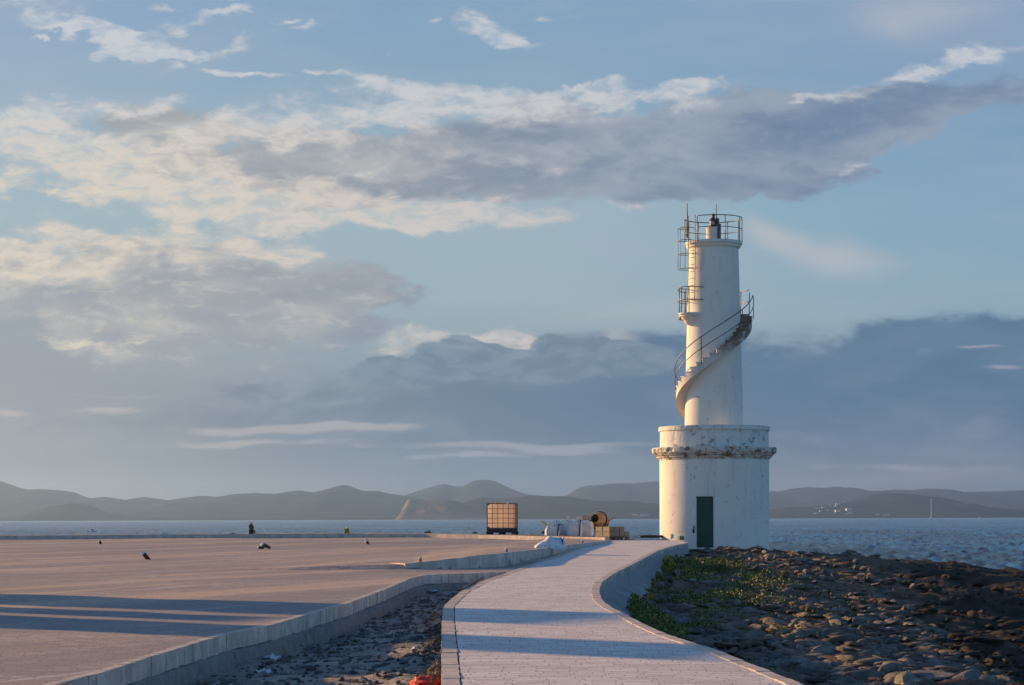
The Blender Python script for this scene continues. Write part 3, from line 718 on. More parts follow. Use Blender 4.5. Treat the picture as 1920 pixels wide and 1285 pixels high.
door = bm_obj('door', bm, M_door, lh)
for f in (.02, .5, .95):
    bm = nbm(); zc = dz0 + (dz1 - dz0) * f
    curved(bm, d0 + .6, d1 - .6, zc, zc + .06, RB - .055, .014)
    bm_obj('door_rail', bm, M_door, door)
bm = nbm(); tube(bm, [LP(d0 + 2.2, RB - .06, dz0 + .92), LP(d0 + 2.2, RB - .02, dz0 + .94), LP(d0 + 2.2, RB - .02, dz0 + 1.02), LP(d0 + 2.2, RB - .06, dz0 + 1.04)], .01); bm_obj('handle', bm, M_black, door)
bm = nbm(); box(bm, LP(-21.6, RB + .02, zq(995)), (.07, .05, .17), R(-21.6) + FACE); box(bm, LP(-21.3, RB + .02, zq(988)), (.04, .04, .12), R(-21.6) + FACE); bm_obj('meter_box', bm, M_black, lh, bevel=.006)
def lathe_part(name, prof, m, parent, n=96, sharp=True, ns=0, zs_=1):
    bm = nbm(); lathe(bm, prof, n, (0, 0))
    o = bm_obj(name, bm, m, parent)
    for p_ in o.data.polygons: p_.use_smooth = p_.area < .5 and len(p_.vertices) == 4
    o.data.set_sharp_from_angle(angle=R(28))
    return o
px = PXM
# cornice, chipped: the lathe is broken up with noise
def chipped(name, prof, m, parent, amp, n=220, seed=1):
    bm = nbm(); rings = []
    for j, (r, z) in enumerate(prof):
        ring = []
        for k in range(n):
            a = 2 * math.pi * k / n
            e = float(fbm(np.array([math.cos(a) * 7 + 20]), np.array([math.sin(a) * 7 + z * 5 + 20]), 5, seed, .65)[0])
            chip = -amp * max(0, e - .02) * 3 * (1 if 0 < j < len(prof) - 1 else .2)
            ring.append(bm.verts.new(LP(math.degrees(a), r + chip + amp * .15 * e, z + amp * .2 * e * (1 if 0 < j < len(prof) - 1 else 0))))
        rings.append(ring)
    for A, B in zip(rings, rings[1:]):
        for k in range(n): bm.faces.new((A[k], A[(k + 1) % n], B[(k + 1) % n], B[k]))
    bm.faces.new(rings[0][::-1]); bm.faces.new(rings[-1])
    return bm_obj(name, bm, m, parent)
chipped('cornice', [(RB - .3, zq(864)), (103 * px, zq(863.5)), (104.5 * px, zq(860)), (107.5 * px, zq(859)), (108 * px, zq(856.5)), (111 * px, zq(855)), (113.5 * px, zq(851.5)), (115 * px, zq(851)), (116.2 * px, zq(849)), (116.5 * px, zq(846)), (116.7 * px, zq(842)), (116 * px, zq(840.5)), (104 * px, zq(840)), (80 * px, zq(839.8))], M_wcor, lh, .065)
zt0, zt1 = zq(840.6), zq(801)
o = chipped('parapet', [(101.3 * px, zt0), (101.6 * px, zq(826)), (101.4 * px, zq(811)), (101.6 * px, zq(810)), (104.3 * px, zq(809)), (104.3 * px, zq(802)), (103 * px, zt1), (95 * px, zt1), (94.5 * px, zt0 + .02), (90 * px, zt0 + .01)], M_wpar, lh, .012, seed=5)
# tower
def tr(z):   # radius of the shaft at a height
    return np.interp(z, [zq(800), zq(468)], [54.9 * px, 46.6 * px])
prof = [(float(tr(z)) if z > zq(800) else 55.2 * px, z) for z in np.linspace(zt0, zq(468), 14)]
bm = nbm(); lathe(bm, prof, 96); ot = bm_obj('tower_shaft', bm, M_wtow, lh, smooth=True); ot.data.set_sharp_from_angle(angle=R(40))
lathe_part('gallery_cap', [(46.2 * px, zq(470)), (46.8 * px, zq(468.5)), (48.2 * px, zq(466.5)), (50.5 * px, zq(465)), (50.8 * px, zq(462.5)), (52 * px, zq(461)), (53.6 * px, zq(460)), (53.8 * px, zq(455.5)), (53 * px, zq(454.6)), (10 * px, zq(454.2))], M_wtow, lh)
ZG = zq(455)
# gallery railing, open where the ladder comes up
RR = 53.3 * px
rail = bm_h = None
bm = nbm()
arc = lambda a0, a1, r, z, n=40: [LP(a0 + (a1 - a0) * i / n, r, z) for i in range(n + 1)]
H1, H2 = .96, .50
tube(bm, arc(-34, 268, RR, ZG + H1, 80), .019); tube(bm, arc(-34, 268, RR, ZG + H2, 80), .015)
rg = bm_obj('gallery_railing', bm, M_rail, lh, smooth=True)
for a in (-34, 24, 66, 88, 118, 150, 182, 212, 240, 268):
    bm = nbm(); tube(bm, [LP(a, RR, ZG - .06), LP(a, RR, ZG + H1)], .017); bm_obj('post', bm, M_rail, rg, smooth=True)
# lantern
ped = lathe_part('lantern_pedestal', [(.30, ZG - .02), (.295, ZG + .56), (.31, ZG + .57), (.31, ZG + .60), (.05, ZG + .61)], M_ped, lh, 32)
zl = ZG + .60
lamp = lathe_part('lamp', [(.16, zl), (.16, zl + .05), (.12, zl + .07), (.15, zl + .09), (.15, zl + .26), (.17, zl + .28), (.13, zl + .36), (.06, zl + .42), (.05, zl + .46), (.075, zl + .48), (.075, zl + .54), (.02, zl + .57)], M_lamp, lh, 24)
bm = nbm(); lathe(bm, [(.157, zl + .11), (.157, zl + .24)], 24, cap0=False, cap1=False); bm_obj('lens', bm, M_glass, lamp, smooth=True)
bm = nbm(); box(bm, LP(50, .26, ZG + .42), (.16, .16, .62), R(20)); box(bm, LP(45, .22, ZG + .80), (.12, .12, .2), R(20)); tube(bm, [LP(45, .26, ZG), LP(45, .26, ZG + .95)], .05, 8); bm_obj('control_box', bm, M_lamp, lh, bevel=.012)
for pos, z0, z1, r in ((LP(-90, 49 * px, 0), ZG + .2, zp(381), .026), (LP(30, .22, 0), ZG + .7, zp(384.5), .022)):
    bm = nbm(); z0_ = z0
    tube(bm, [(pos.x, pos.y, z0_), (pos.x, pos.y, z0_ + (z1 - z0_) * .45)], r * 1.5); tube(bm, [(pos.x, pos.y, z0_ + (z1 - z0_) * .45), (pos.x, pos.y, z1)], r, r2=r * .7)
    box(bm, (pos.x, pos.y, z0_ + .12), (.09, .09, .10)); bm_obj('antenna', bm, M_black, lh)
# small balcony on a corbel
BA = -57.5; ZBAL = zq(589.5); bc = LP(BA, 49.3 * px, 0)
bm = nbm(); rb = 23.5 * px
prof = [(8 * px, zq(612)), (12.5 * px, zq(607)), (14.5 * px, zq(603)), (17 * px, zq(601.5)), (18 * px, zq(599.5)), (19.6 * px, zq(598.2)), (18.2 * px, zq(597.6)), (18.2 * px, zq(596.6)), (22.0 * px, zq(596)), (22.2 * px, zq(592.6)), (23.9 * px, zq(592)), (23.6 * px, ZBAL), (.1, ZBAL + .005)]
lathe(bm, prof, 48, (bc.x, bc.y)); bal = bm_obj('balcony', bm, M_wtow, lh)
for p_ in bal.data.polygons: p_.use_smooth = len(p_.vertices) == 4
bal.data.set_sharp_from_angle(angle=R(30))
bm = nbm()
dirb = math.atan2(bc.x, -bc.y)
def BP(deg, r, z): a = dirb + R(deg); return Vector((bc.x + r * math.sin(a), bc.y - r * math.cos(a), z))
for h, rr in ((1.02, .018), (.52, .015)):
    tube(bm, [BP(a, rb * .98, ZBAL + h) for a in np.linspace(-105, 62, 24)] + [LP(-22, 49 * px, ZBAL + h - .02)], rr)
br = bm_obj('balcony_railing', bm, M_rail, lh, smooth=True)
for a in (-95, -45, 5, 48):
    bm = nbm(); tube(bm, [BP(a, rb * .97, ZBAL - .08), BP(a, rb * .97, ZBAL + 1.02)], .02); bm_obj('post', bm, M_rail, br, smooth=True)
# ladder with hoops
LA = -47
la0, la1 = ZBAL + .42, ZG + 1.0
bm = nbm()
def lad(side, z): 
    r = (float(tr(z)) if z < ZG - .5 else 47 * px) + .17; r = max(r, 53.5 * px * (1 if z > ZG - .6 else 0)); 
    base_ = LP(LA, r, z); tng = LP(LA + 90, 1, 0); tng.z = 0
    return base_ + tng * side
zz = np.linspace(la0, la1, 14)
for s_ in (-.2, .2): tube(bm, [lad(s_, z) for z in zz], .016)
k = la0 + .1
while k < ZG + .1:
    tube(bm, [lad(-.2, k), lad(.2, k)], .011, 6); k += .28
for z in (la0 + .1, la0 + 1.4, ZG - .5):
    for s_ in (-.2, .2): tube(bm, [lad(s_, z), LP(LA + s_ * 20, float(tr(z)) - .02, z)], .012, 6)
ld = bm_obj('ladder', bm, M_rail, lh, smooth=True)
bm = nbm()
def hoop(z, w=.33, dep=.62):
    o_ = lad(0, z); u = LP(LA, 1, 0); tn = LP(LA + 90, 1, 0)
    return [o_ + tn * (w * math.sin(t) if abs(t) > .0 else 0) * 1.0 + u * (dep * .5 - dep * .5 * math.cos(t) if False else dep * .5 + dep * .5 * math.cos(t)) for t in np.linspace(-math.pi * .86, math.pi * .86, 24)]
hz = [zq(510), zq(482), zq(457), zq(434)]
for z in hz: tube(bm, hoop(z), .014)
for t in (-.7, .0, .7):
    pts_ = []
    for z in hz:
        o_ = lad(0, z); u = LP(LA, 1, 0); tn = LP(LA + 90, 1, 0); pts_.append(o_ + tn * .33 * math.sin(t) + u * (.31 + .31 * math.cos(t)))
    tube(bm, pts_, .010, 6)
bm_obj('safety_cage', bm, M_rail, ld, smooth=True)
# spiral stair
ZR0, SLP, DPH = 8.03 - .02, .0170, 10.3
def zst(phi): return ZR0 + SLP * phi
p0 = -219.; steps = int((96 - p0) / DPH)
bm = nbm()
RO = 71.2 * px
for i in range(steps):
    a0 = 97 - (steps - i) * DPH; a1 = a0 + DPH; z1 = zst(a0 + DPH * .5); 
    sub = 3
    def und(a): return zst(a) - .33
    ri = lambda z: float(tr(z)) - .04
    top = [[bm.verts.new(LP(a0 + (a1 - a0) * k / sub, r_, z1)) for k in range(sub + 1)] for r_ in (RO, ri(z1))]
    bot = [[bm.verts.new(LP(a0 + (a1 - a0) * k / sub, r_, und(a0 + (a1 - a0) * k / sub))) for k in range(sub + 1)] for r_ in (RO, ri(z1))]
    for k in range(sub):
        bm.faces.new((top[0][k], top[0][k + 1], top[1][k + 1], top[1][k])); bm.faces.new((bot[0][k], bot[1][k], bot[1][k + 1], bot[0][k + 1]))
        bm.faces.new((bot[0][k], bot[0][k + 1], top[0][k + 1], top[0][k]))
    bm.faces.new((bot[0][0], top[0][0], top[1][0], bot[1][0])); bm.faces.new((bot[0][-1], bot[1][-1], top[1][-1], top[0][-1]))
# nosing of each tread
for i in range(steps):
    a0 = 97 - (steps - i) * DPH; z1 = zst(a0 + DPH * .5)
    W = [bm.verts.new(LP(a, r_, z)) for z in (z1 + .004, z1 + .042) for r_, a in ((RO + .025, a0 - 1.1), (RO + .025, a0 + DPH - .9), (float(tr(z1)) - .03, a0 + DPH - .9), (float(tr(z1)) - .03, a0 - 1.1))]
    bm.faces.new(W[:4][::-1]); bm.faces.new(W[4:])
    for k in range(4): bm.faces.new((W[k], W[(k + 1) % 4], W[4 + (k + 1) % 4], W[4 + k]))
st_ = bm_obj('spiral_stair', bm, M_wstair, lh)
# level walkway behind, from the stair head to the balcony
bm = nbm(); W = []
zw = zst(97) + .06
aa = np.linspace(96, 286, 40)
rings = [[bm.verts.new(LP(a, r_, z)) for a in aa] for r_, z in ((float(tr(zw)) - .04, zw), (66 * px, zw), (66 * px, zw - .2), (float(tr(zw)) - .04, zw - .28))]
for A, B in zip(rings, rings[1:] + rings[:1]):
    for k in range(len(aa) - 1): bm.faces.new((A[k], A[k + 1], B[k + 1], B[k]))
bm.faces.new([r_[0] for r_ in rings]); bm.faces.new([r_[-1] for r_ in rings][::-1])
bm_obj('walkway', bm, M_wstair, lh)
bm = nbm()
RH = 73 * px
for h, rr in ((.93, .02), (.46, .017)):
    pts_ = [LP(a, RH, zst(a) + h + .06) for a in np.linspace(-150, 84, 90)]
    tube(bm, pts_, rr)
    tube(bm, [LP(a, 66.5 * px, zw + h + .05) for a in np.linspace(100, 275, 50)], rr)
hr = bm_obj('handrail', bm, M_rail, lh, smooth=True)
# bent rail ends at the stair head
bm = nbm()
a_ = 84
for z0, z1 in ((zst(a_) + .99, zst(a_) + .5), (zst(a_) + .52, zst(a_) + .05)):
    pts_ = [LP(a_ + 6 * math.sin(t), RH + .03 * math.sin(t), (z0 + z1) / 2 + (z0 - z1) / 2 * math.cos(t)) for t in np.linspace(0, math.pi, 12)]
    tube(bm, pts_, .018)
bm_obj('rail_end', bm, M_rail, hr, smooth=True)
for a in (-134, -96, -18.5, 46, 93, 130, 165, 200, 235):
    z0 = zst(a) if a < 95 else zw; bm = nbm(); r_ = RH if a < 90 else 67 * px
    tube(bm, [LP(a, r_ - .02, z0 - .1), LP(a, r_, z0 + .98)], .018); bm_obj('post', bm, M_rail, hr, smooth=True)

# ------------------------------------------------------------------ things on the terrace edge
def kz(D): return SL * D + .155
def gz_far(x, y): return SL * y + .13
# plastic tank in its cage on pallets
D = 88.0; b = at(942, 1003.6, D)
zt_ = b.z
def make_pallet(name, loc, rz, m, L=1.2, W=1.0, label=None, cat=None, parent=None):
    if parent is None: t = empty(name, loc, label, cat, rz=rz)
    else:
        t = bpy.data.objects.new(name, None); C.objects.link(t); t.parent = parent; t.location = loc; t.rotation_euler = (0, 0, rz)
    bm = nbm()
    for i in range(6): box(bm, (-L / 2 + .06 + i * (L - .12) / 5, 0, .135), (.11, W, .02))
    bm_obj('top_board', bm, m, t)
    bm = nbm()
    for j in (-1, 0, 1): box(bm, (0, j * (W / 2 - .06), .011), (L, .10, .02)); box(bm, (0, j * (W / 2 - .06), .1145), (L, .09, .02))
    bm_obj('stringer', bm, m, t)
    for i in (-1, 0, 1):
        for j in (-1, 0, 1): bm = nbm(); box(bm, (i * (L / 2 - .08), j * (W / 2 - .06), .063), (.13, .095, .082)); bm_obj('spacer_block', bm, m, t)
    return t
rzT = R(-9)
pl = make_pallet('pallet', (b.x, b.y, zt_), rzT, M_dwood, 1.24, 1.1, 'dark wooden pallet lying under the caged plastic tank', 'pallet')
tk = empty('water_tank', (b.x, b.y, zt_ + .147), 'translucent cubic plastic water tank in a wire cage, lit orange by the sun', 'tank', rz=rzT)
bm = nbm()
for j in (-1, 0, 1): box(bm, (0, j * .44, .055), (1.16, .12, .11))
box(bm, (0, 0, .125), (1.18, 1.0, .03)); bm_obj('tank_base', bm, M_mixdark, tk, bevel=.005)
bm = nbm(); box(bm, (0, 0, .66), (1.11, .93, 1.02)); bm_obj('bottle', bm, M_tank, tk, bevel=.07, smooth=True)
bm = nbm(); lathe(bm, [(.13, 1.17), (.13, 1.23), (.02, 1.24)], 20, (-.18, 0)); bm_obj('lid', bm, simple('ochre_lid', (.45, .33, .12), .6), tk)
bm = nbm(); lathe(bm, [(.05, 1.17), (.05, 1.215), (.01, 1.22)], 12, (.28, -.3)); bm_obj('vent_cap', bm, M_capw, tk)
bm = nbm()
zz = np.linspace(.16, 1.17, 6)
for z in zz:
    q = [(-.585, -.485, z), (.585, -.485, z), (.585, .485, z), (-.585, .485, z)]; tube(bm, q, .011, 6, closed=True)
for i in range(6):
    x = -.575 + i * 1.15 / 5
    for y in (-.492, .492): tube(bm, [(x, y, .14), (x, y, 1.18)], .013, 6)
for i in range(1, 5):
    y = -.485 + i * .97 / 5
    for x in (-.592, .592): tube(bm, [(x, y, .14), (x, y, 1.18)], .013, 6)
for y in (-.2, .2): box(bm, (0, y, 1.195), (1.19, .05, .02))
bm_obj('wire_cage', bm, M_cage, tk)
# block under tank left, small stones
def stone_mesh(seed, sub=2, flat=.7):
    bm = nbm(); bmesh.ops.create_icosphere(bm, subdivisions=sub, radius=.5)
    r_ = random.Random(seed)
    cuts = [(Vector((r_.gauss(0, 1), r_.gauss(0, 1), r_.gauss(0, .8))).normalized(), r_.uniform(.11, .33)) for _ in range(9)]
    sx, sy = r_.uniform(.8, 1.25), r_.uniform(.65, 1.0)
    for v in bm.verts:
        for nn, dd in cuts:
            e = v.co.dot(nn) - dd
            if e > 0: v.co -= nn * e * .985
        v.co += Vector((r_.gauss(0, 1), r_.gauss(0, 1), r_.gauss(0, 1))) * .006
        v.co.x *= sx; v.co.y *= sy; v.co.z *= flat
    return bm
# bulk bags
def bulk_bag(name, loc, s, rz, label, seed, lean=0., strap=True, ears=True, fill=.9):
    t = empty(name, loc, label, 'bag', rz=rz); sx, sy, sz = s
    bm = nbm(); r_ = random.Random(seed); n = 14; m_ = 12
    rings = []
    for j in range(m_ + 1):
        f = j / m_; ring = []
        bulge = 1 + .10 * math.sin(math.pi * min(1, f * 1.1)) - (.10 if f > .9 else 0)
        for k in range(4 * n):
            a = 2 * math.pi * (k + .5) / (4 * n); c_, s_ = math.cos(a), math.sin(a)
            e = .42; x = math.copysign(abs(c_) ** e, c_) * .5; y = math.copysign(abs(s_) ** e, s_) * .5
            corner = (abs(x) * abs(y) * 4) ** 3
            z = f * sz * fill + (corner * .22 * sz if ears and f > .75 else 0) * (f - .75) * 4
            wr = .018 * float(fbm(np.array([k * .35 + seed]), np.array([f * 5.0]), 3, seed)[0]) * (1 + 2 * f)
            ring.append(bm.verts.new((x * sx * (bulge + wr) + lean * f * f, y * sy * (bulge + wr), z + wr * .6)))
        rings.append(ring)
    K = 4 * n
    for A, B in zip(rings, rings[1:]):
        for k in range(K): bm.faces.new((A[k], A[(k + 1) % K], B[(k + 1) % K], B[k]))
    bm.faces.new(rings[0][::-1])
    inner = [bm.verts.new((v.co.x * .55, v.co.y * .55, sz * fill * .86 + .05 * r_.random())) for v in rings[-1]]
    for k in range(K): bm.faces.new((rings[-1][k], rings[-1][(k + 1) % K], inner[(k + 1) % K], inner[k]))
    bm.faces.new(inner)
    bm_obj('sack', bm, M_bag, t, smooth=True)
    if ears:
        for (ex, ey) in ((-1, -1), (1, -1), (-1, 1), (1, 1)):
            bm = nbm(); h = .19 * r_.uniform(.6, 1.25); x, y, z = ex * sx * .47 + lean, ey * sy * .47, sz * fill * 1.02
            tube(bm, [(x - .02 * ex, y, z), (x, y, z + h * .7), (x - .06 * ex, y - .03 * ey, z + h), (x - .14 * ex, y - .05 * ey, z + h * .75), (x - .17 * ex, y - .06 * ey, z - .02)], .018, 6)
            bm_obj('lifting_loop', bm, M_bag, t, smooth=True)
    if strap:
        bm = nbm(); tube(bm, [(sx * .30 + lean * .1, -sy * .555, sz * .08), (sx * .33 + lean * .2, -sy * .565, sz * .5), (sx * .36 + lean * .7, -sy * .53, sz * .86), (sx * .40 + lean, -sy * .50, sz * 1.02)], .022, 6)
        bm_obj('strap', bm, M_strap, t)
    return t
def kb(px_, py_, D): return at(px_, py_, D)
bulk_bag('bulk_bag', at(1076, 1008, 86), (.62, .62, .72), R(6), 'upright white bulk bag with tall corner ears, in front of the cement mixer', 3, 0, True)
bulk_bag('bulk_bag', at(1099, 1006, 86.6), (.58, .58, .68), R(-8), 'white bulk bag squeezed between the tall eared bag and the mixer', 5, -.02, False, False)
bulk_bag('bulk_bag', at(1035, 1007, 86), (.56, .56, .52), R(10), 'small slumped white bulk bag at the left end of the row', 8, .03, True, True, .85)
bulk_bag('bulk_bag', at(1056, 1007, 86.8), (.50, .58, .62), R(-14), 'leaning white bulk bag between two others, folded top', 9, -.10, False, True, .8)
# slumped bag in front on the terrace
bp = P(1031, 1032, .12)
bg = empty('slumped_bag', (bp.x, bp.y, float(terr_z(np.array([bp.x]), np.array([bp.y]))[0]) - .02), 'slumped white sack lying alone on the terrace behind the raised kerb', 'bag', rz=R(4))
bm = nbm(); bmesh.ops.create_grid(bm, x_segments=60, y_segments=40, size=.5)
top = {}
for v in bm.verts:
    x, y = v.co.x, v.co.y
    e = max(0, 1 - (abs(2 * x) ** 6)) ** .3 * max(0, 1 - (abs(2 * y) ** 4)) ** .35
    ridge = .32 + .05 * math.exp(-((x + .05) / .10) ** 2) - .40 * max(0, -x - .02)
    v.co.z = e * (ridge + .02 * float(fbm(np.array([x * 7 + 3]), np.array([y * 7]), 3, 4)[0])); v.co.x *= .86; v.co.y *= .62
sk = bm_obj('sack', bm, M_bag, bg, smooth=True)
bm = nbm(); tube(bm, [(.27, -.25, .34), (.31, -.29, .26), (.33, -.31, .14)], .014, 6); tube(bm, [(.38, -.25, .34), (.34, -.29, .26), (.33, -.31, .14)], .014, 6); bm_obj('printed_mark', bm, M_blueprint, bg)
# dark tool handle behind the bags
t0 = at(1016, 978, 88); t1 = at(1030, 986, 87.5); t2 = at(1044, 1004, 87)
sh = empty('wheelbarrow', (t2.x, t2.y, t2.z), 'dark wheelbarrow tipped behind the white bags, its handle sticking up left', 'wheelbarrow')
def rel(p): return tuple(Vector(p) - t2)
bm = nbm(); tube(bm, [rel(t0), rel(t1), rel(t2)], .025, 8); bm_obj('handle', bm, M_mixdark, sh)
bm = nbm(); tube(bm, [rel(t0), rel(t0.lerp(t1, .5))], .042, 8); bm_obj('grip', bm, M_black, sh)
bm = nbm(); 
for k, (a, b_) in enumerate(((0, 0), )):
    vs = [(-.05, 0, .1), (.5, 0, .1), (.62, .0, .42), (.0, .0, .5), (-.1, .5, .1), (.45, .5, .1), (.6, .5, .40), (-.05, .5, .48)]
    V_ = [bm.verts.new(v) for v in vs]
    for f in ((0, 1, 2, 3), (7, 6, 5, 4), (0, 4, 5, 1), (1, 5, 6, 2), (3, 7, 4, 0)): bm.faces.new([V_[i] for i in f])
bm_obj('tray', bm, M_mixdark, sh)
# cement mixer
mc = at(1121, 1009, 88); mx_ = empty('cement_mixer', (mc.x, mc.y, mc.z), 'old cement mixer with a dusty tipped drum, behind bags and blocks', 'cement mixer', rz=0)
u = 88 / F
def mp(px_, py_, dy=0): q = at(px_, py_, 88 + dy); return q - mc
dc = mp(1124, 976); ax = Vector((-.52, -.80, .20)).normalized()
bm = nbm()
prof = [(.02, -.34), (.16, -.33), (.24, -.28), (.285, -.05), (.29, .06), (.27, .12), (.19, .30), (.17, .33), (.155, .33), (.24, .12), (.24, -.2), (.02, -.28)]
lathe(bm, [(r * 1.2, z * 1.2) for r, z in prof], 40, cap0=False, cap1=False)
bmesh.ops.transform(bm, matrix=Matrix.Translation(dc) @ ax.to_track_quat('Z', 'Y').to_matrix().to_4x4(), verts=bm.verts)
drum = bm_obj('drum', bm, M_drum, mx_, smooth=True)
bm = nbm(); lathe(bm, [(.346, -.02), (.376, -.015), (.376, .05), (.346, .055)], 40, cap0=False, cap1=False)
for k in range(40):
    a = 2 * math.pi * k / 40; box(bm, (.38 * math.sin(a), -.38 * math.cos(a), .017), (.018, .02, .06), a)
bmesh.ops.transform(bm, matrix=Matrix.Translation(dc) @ ax.to_track_quat('Z', 'Y').to_matrix().to_4x4(), verts=bm.verts)
bm_obj('ring_gear', bm, M_mixdark, drum)
for s_ in (-.16, .16):
    bm = nbm(); box(bm, (s_, 0, .12), (.02, .10, .2))
    bmesh.ops.transform(bm, matrix=Matrix.Translation(dc) @ ax.to_track_quat('Z', 'Y').to_matrix().to_4x4(), verts=bm.verts); bm_obj('blade', bm, M_mixdark, drum)
bm = nbm()
yk = [mp(1106, 975), mp(1108, 985), mp(1114, 992), mp(1124, 994), mp(1134, 991), mp(1141, 982)]
tube(bm, yk, .028, 8); bm_obj('yoke', bm, M_mixdark, mx_, smooth=True)
bm = nbm(); tube(bm, [mp(1109, 984), mp(1110, 998), mp(1105, 1009, -.3)], .026, 8); tube(bm, [mp(1110, 998), mp(1114, 1009, .35)], .024, 8); tube(bm, [mp(1105, 1008, -.3), mp(1114, 1008, .35)], .02, 8)
tube(bm, [mp(1110, 997), mp(1139, 997)], .026, 8); tube(bm, [mp(1138, 984), mp(1139, 997), mp(1143, 1009, -.25)], .024, 8)
bm_obj('frame', bm, M_mixdark, mx_, smooth=True)
bm = nbm(); box(bm, mp(1098, 971), (.32, .26, .22), R(-20)); bm_obj('motor_cover', bm, M_mixcover, mx_, bevel=.035)
bm = nbm(); tube(bm, [mp(1140, 978), mp(1148, 973), mp(1153, 970)], .016, 8); bm_obj('tilt_lever', bm, M_red, mx_, smooth=True)
for q in ((1107, 1008, .4), (1145, 1008, .3)):
    bm = nbm(); c_ = mp(*q)
    tube(bm, [c_ + Vector((0.13 * math.cos(t), 0, .03 + .13 * math.sin(t) + .06)) for t in np.linspace(0, 2 * math.pi, 20, endpoint=False)], .035, 8, closed=True)
    box(bm, c_ + Vector((0, 0, .09)), (.10, .05, .10)); bm_obj('wheel', bm, M_black, mx_)
# rubble under the mixer, pallet of blocks
pb = at(1148, 1013, 83.2); rzB = R(33)
make_pallet('pallet', (pb.x, pb.y, pb.z), rzB, M_wood, 1.0, 1.0, 'pale wooden pallet carrying the concrete blocks beside the path end', 'pallet')
pz = pb.z + .147
Mb = Matrix.Translation((pb.x, pb.y, pz)) @ Matrix.Rotation(rzB, 4, 'Z')
first = None
blocks = []
# grid: x across (towards right-front), y depth; three rows by two layers and a part layer
names = {}
for L_ in range(2):
    for i in range(4):
        for j in range(2):
            if L_ == 1 and (i == 3): continue
            blocks.append((L_, i, j))
lay_name = ['bottom', 'top']; col_name = ['left', 'second', 'third', 'right']; row_name = ['front', 'rear']
for L_, i, j in blocks:
    w_, d_, h_ = .235, .48, .195
    c_ = Mb @ Vector((-.5 + .125 + i * .25, -.25 + j * .5, h_ / 2 + L_ * (h_ + .006) + .002))
    bm = nbm(); box(bm, (0, 0, 0), (w_, d_, h_))
    top_f = [f for f in bm.faces if abs(f.normal.z) < .1 and abs(f.normal.x) > .5]
    r_ = bmesh.ops.inset_individual(bm, faces=top_f, thickness=.03, depth=-.012)
    o = bm_obj('concrete_block', bm, M_block, bevel=.006)
    o.location = c_; o.rotation_euler = (0, 0, rzB + R(random.uniform(-2, 2)))
    tag(o, f'sand coloured concrete block, {col_name[i]} of the {row_name[j]} row in the {lay_name[L_]} layer on the pallet', 'block', 'concrete blocks stacked on the pallet')
# low things by the foot of the tower
def slab(name, px_, py_, D, s, rz, m, label, cat, bev=.01):
    p_ = at(px_, py_, D); bm = nbm(); box(bm, (0, 0, s[2] / 2), s); o = bm_obj(name, bm, m, bevel=bev); o.location = p_; o.rotation_euler = (0, 0, rz); return tag(o, label, cat)
slab('timber_beam', 1222, 1008.5, 83.5, (.95, .22, .10), R(3), M_dwood, 'dark timber beam lying flat left of the tower foot', 'beam')
slab('concrete_block', 1277, 1012.5, 81, (.20, .2, .15), R(20), M_found, 'small grey block against the foot of the tower, right of a white bag', 'block')
bm = stone_mesh(77, 3, .6); o = bm_obj('cement_bag', bm, M_bag, smooth=True); o.scale = (.45, .35, .42); p_ = at(1260, 1011, 80.8); o.location = p_ + Vector((0, 0, .08)); tag(o, 'small crumpled white bag at the foot of the tower', 'bag')
slab('paving_slab', 1180, 1012, 84.5, (.5, .3, .05), R(-8), M_kerb, 'loose paving slab lying between the blocks and the tower', 'slab')
# stub posts with white caps
def stub(px0, py0, px1, py1, r, label, body=M_redbrown, cap=.3):
    a = P(px0, py0); a.z = float(terr_z(np.array([a.x]), np.array([a.y]))[0]); 
    x, z = ray(px1, py1); b_ = Vector((x * a.y, a.y, CAMZ + z * a.y))
    t = empty('marker_post', a, label, 'post', 'white capped marker posts on the terrace')
    v = b_ - a; bm = nbm(); tube(bm, [Vector((0, 0, -.03)), v * (1 - cap)], r, 12); bm_obj('pipe', bm, body, t, smooth=False)
    bm = nbm(); tube(bm, [v * (1 - cap), v * .93, v], r * 1.25, 12, r2=r * .95); bm_obj('cap', bm, M_capw, t)
    return t
stub(189, 1021, 186.5, 1013, .045, 'short upright capped post on the terrace nearest the far kerb at left')
stub(280, 1049, 266, 1035, .055, 'leaning red brown capped post casting a long shadow, nearest of the posts', M_redbrown, .28)
stub(691, 1021, 686, 1010, .05, 'leaning pale capped post near the far kerb, right of the dry weeds', M_redbrown, .5)
for px_, py_, h, w in ((788, 1056, .10, 'on the near tip of the raised kerb'), (950, 1038, .10, 'half way along the raised kerb'), (1092, 1020, .09, 'on the raised kerb in front of the mixer')):
    yk_ = {788: 47.6, 950: 51, 1092: 68}[px_]; q = at(px_, py_, yk_)
    t = empty('kerb_peg', q, f'little pale peg standing {w}', 'peg', 'pegs along the raised kerb')
    bm = nbm(); tube(bm, [(0, 0, -.05), (0, 0, h)], .035, 10); bm_obj('pipe', bm, M_found, t); bm = nbm(); tube(bm, [(0, 0, h), (0, 0, h + .04)], .042, 10); bm_obj('cap', bm, M_capw, t)
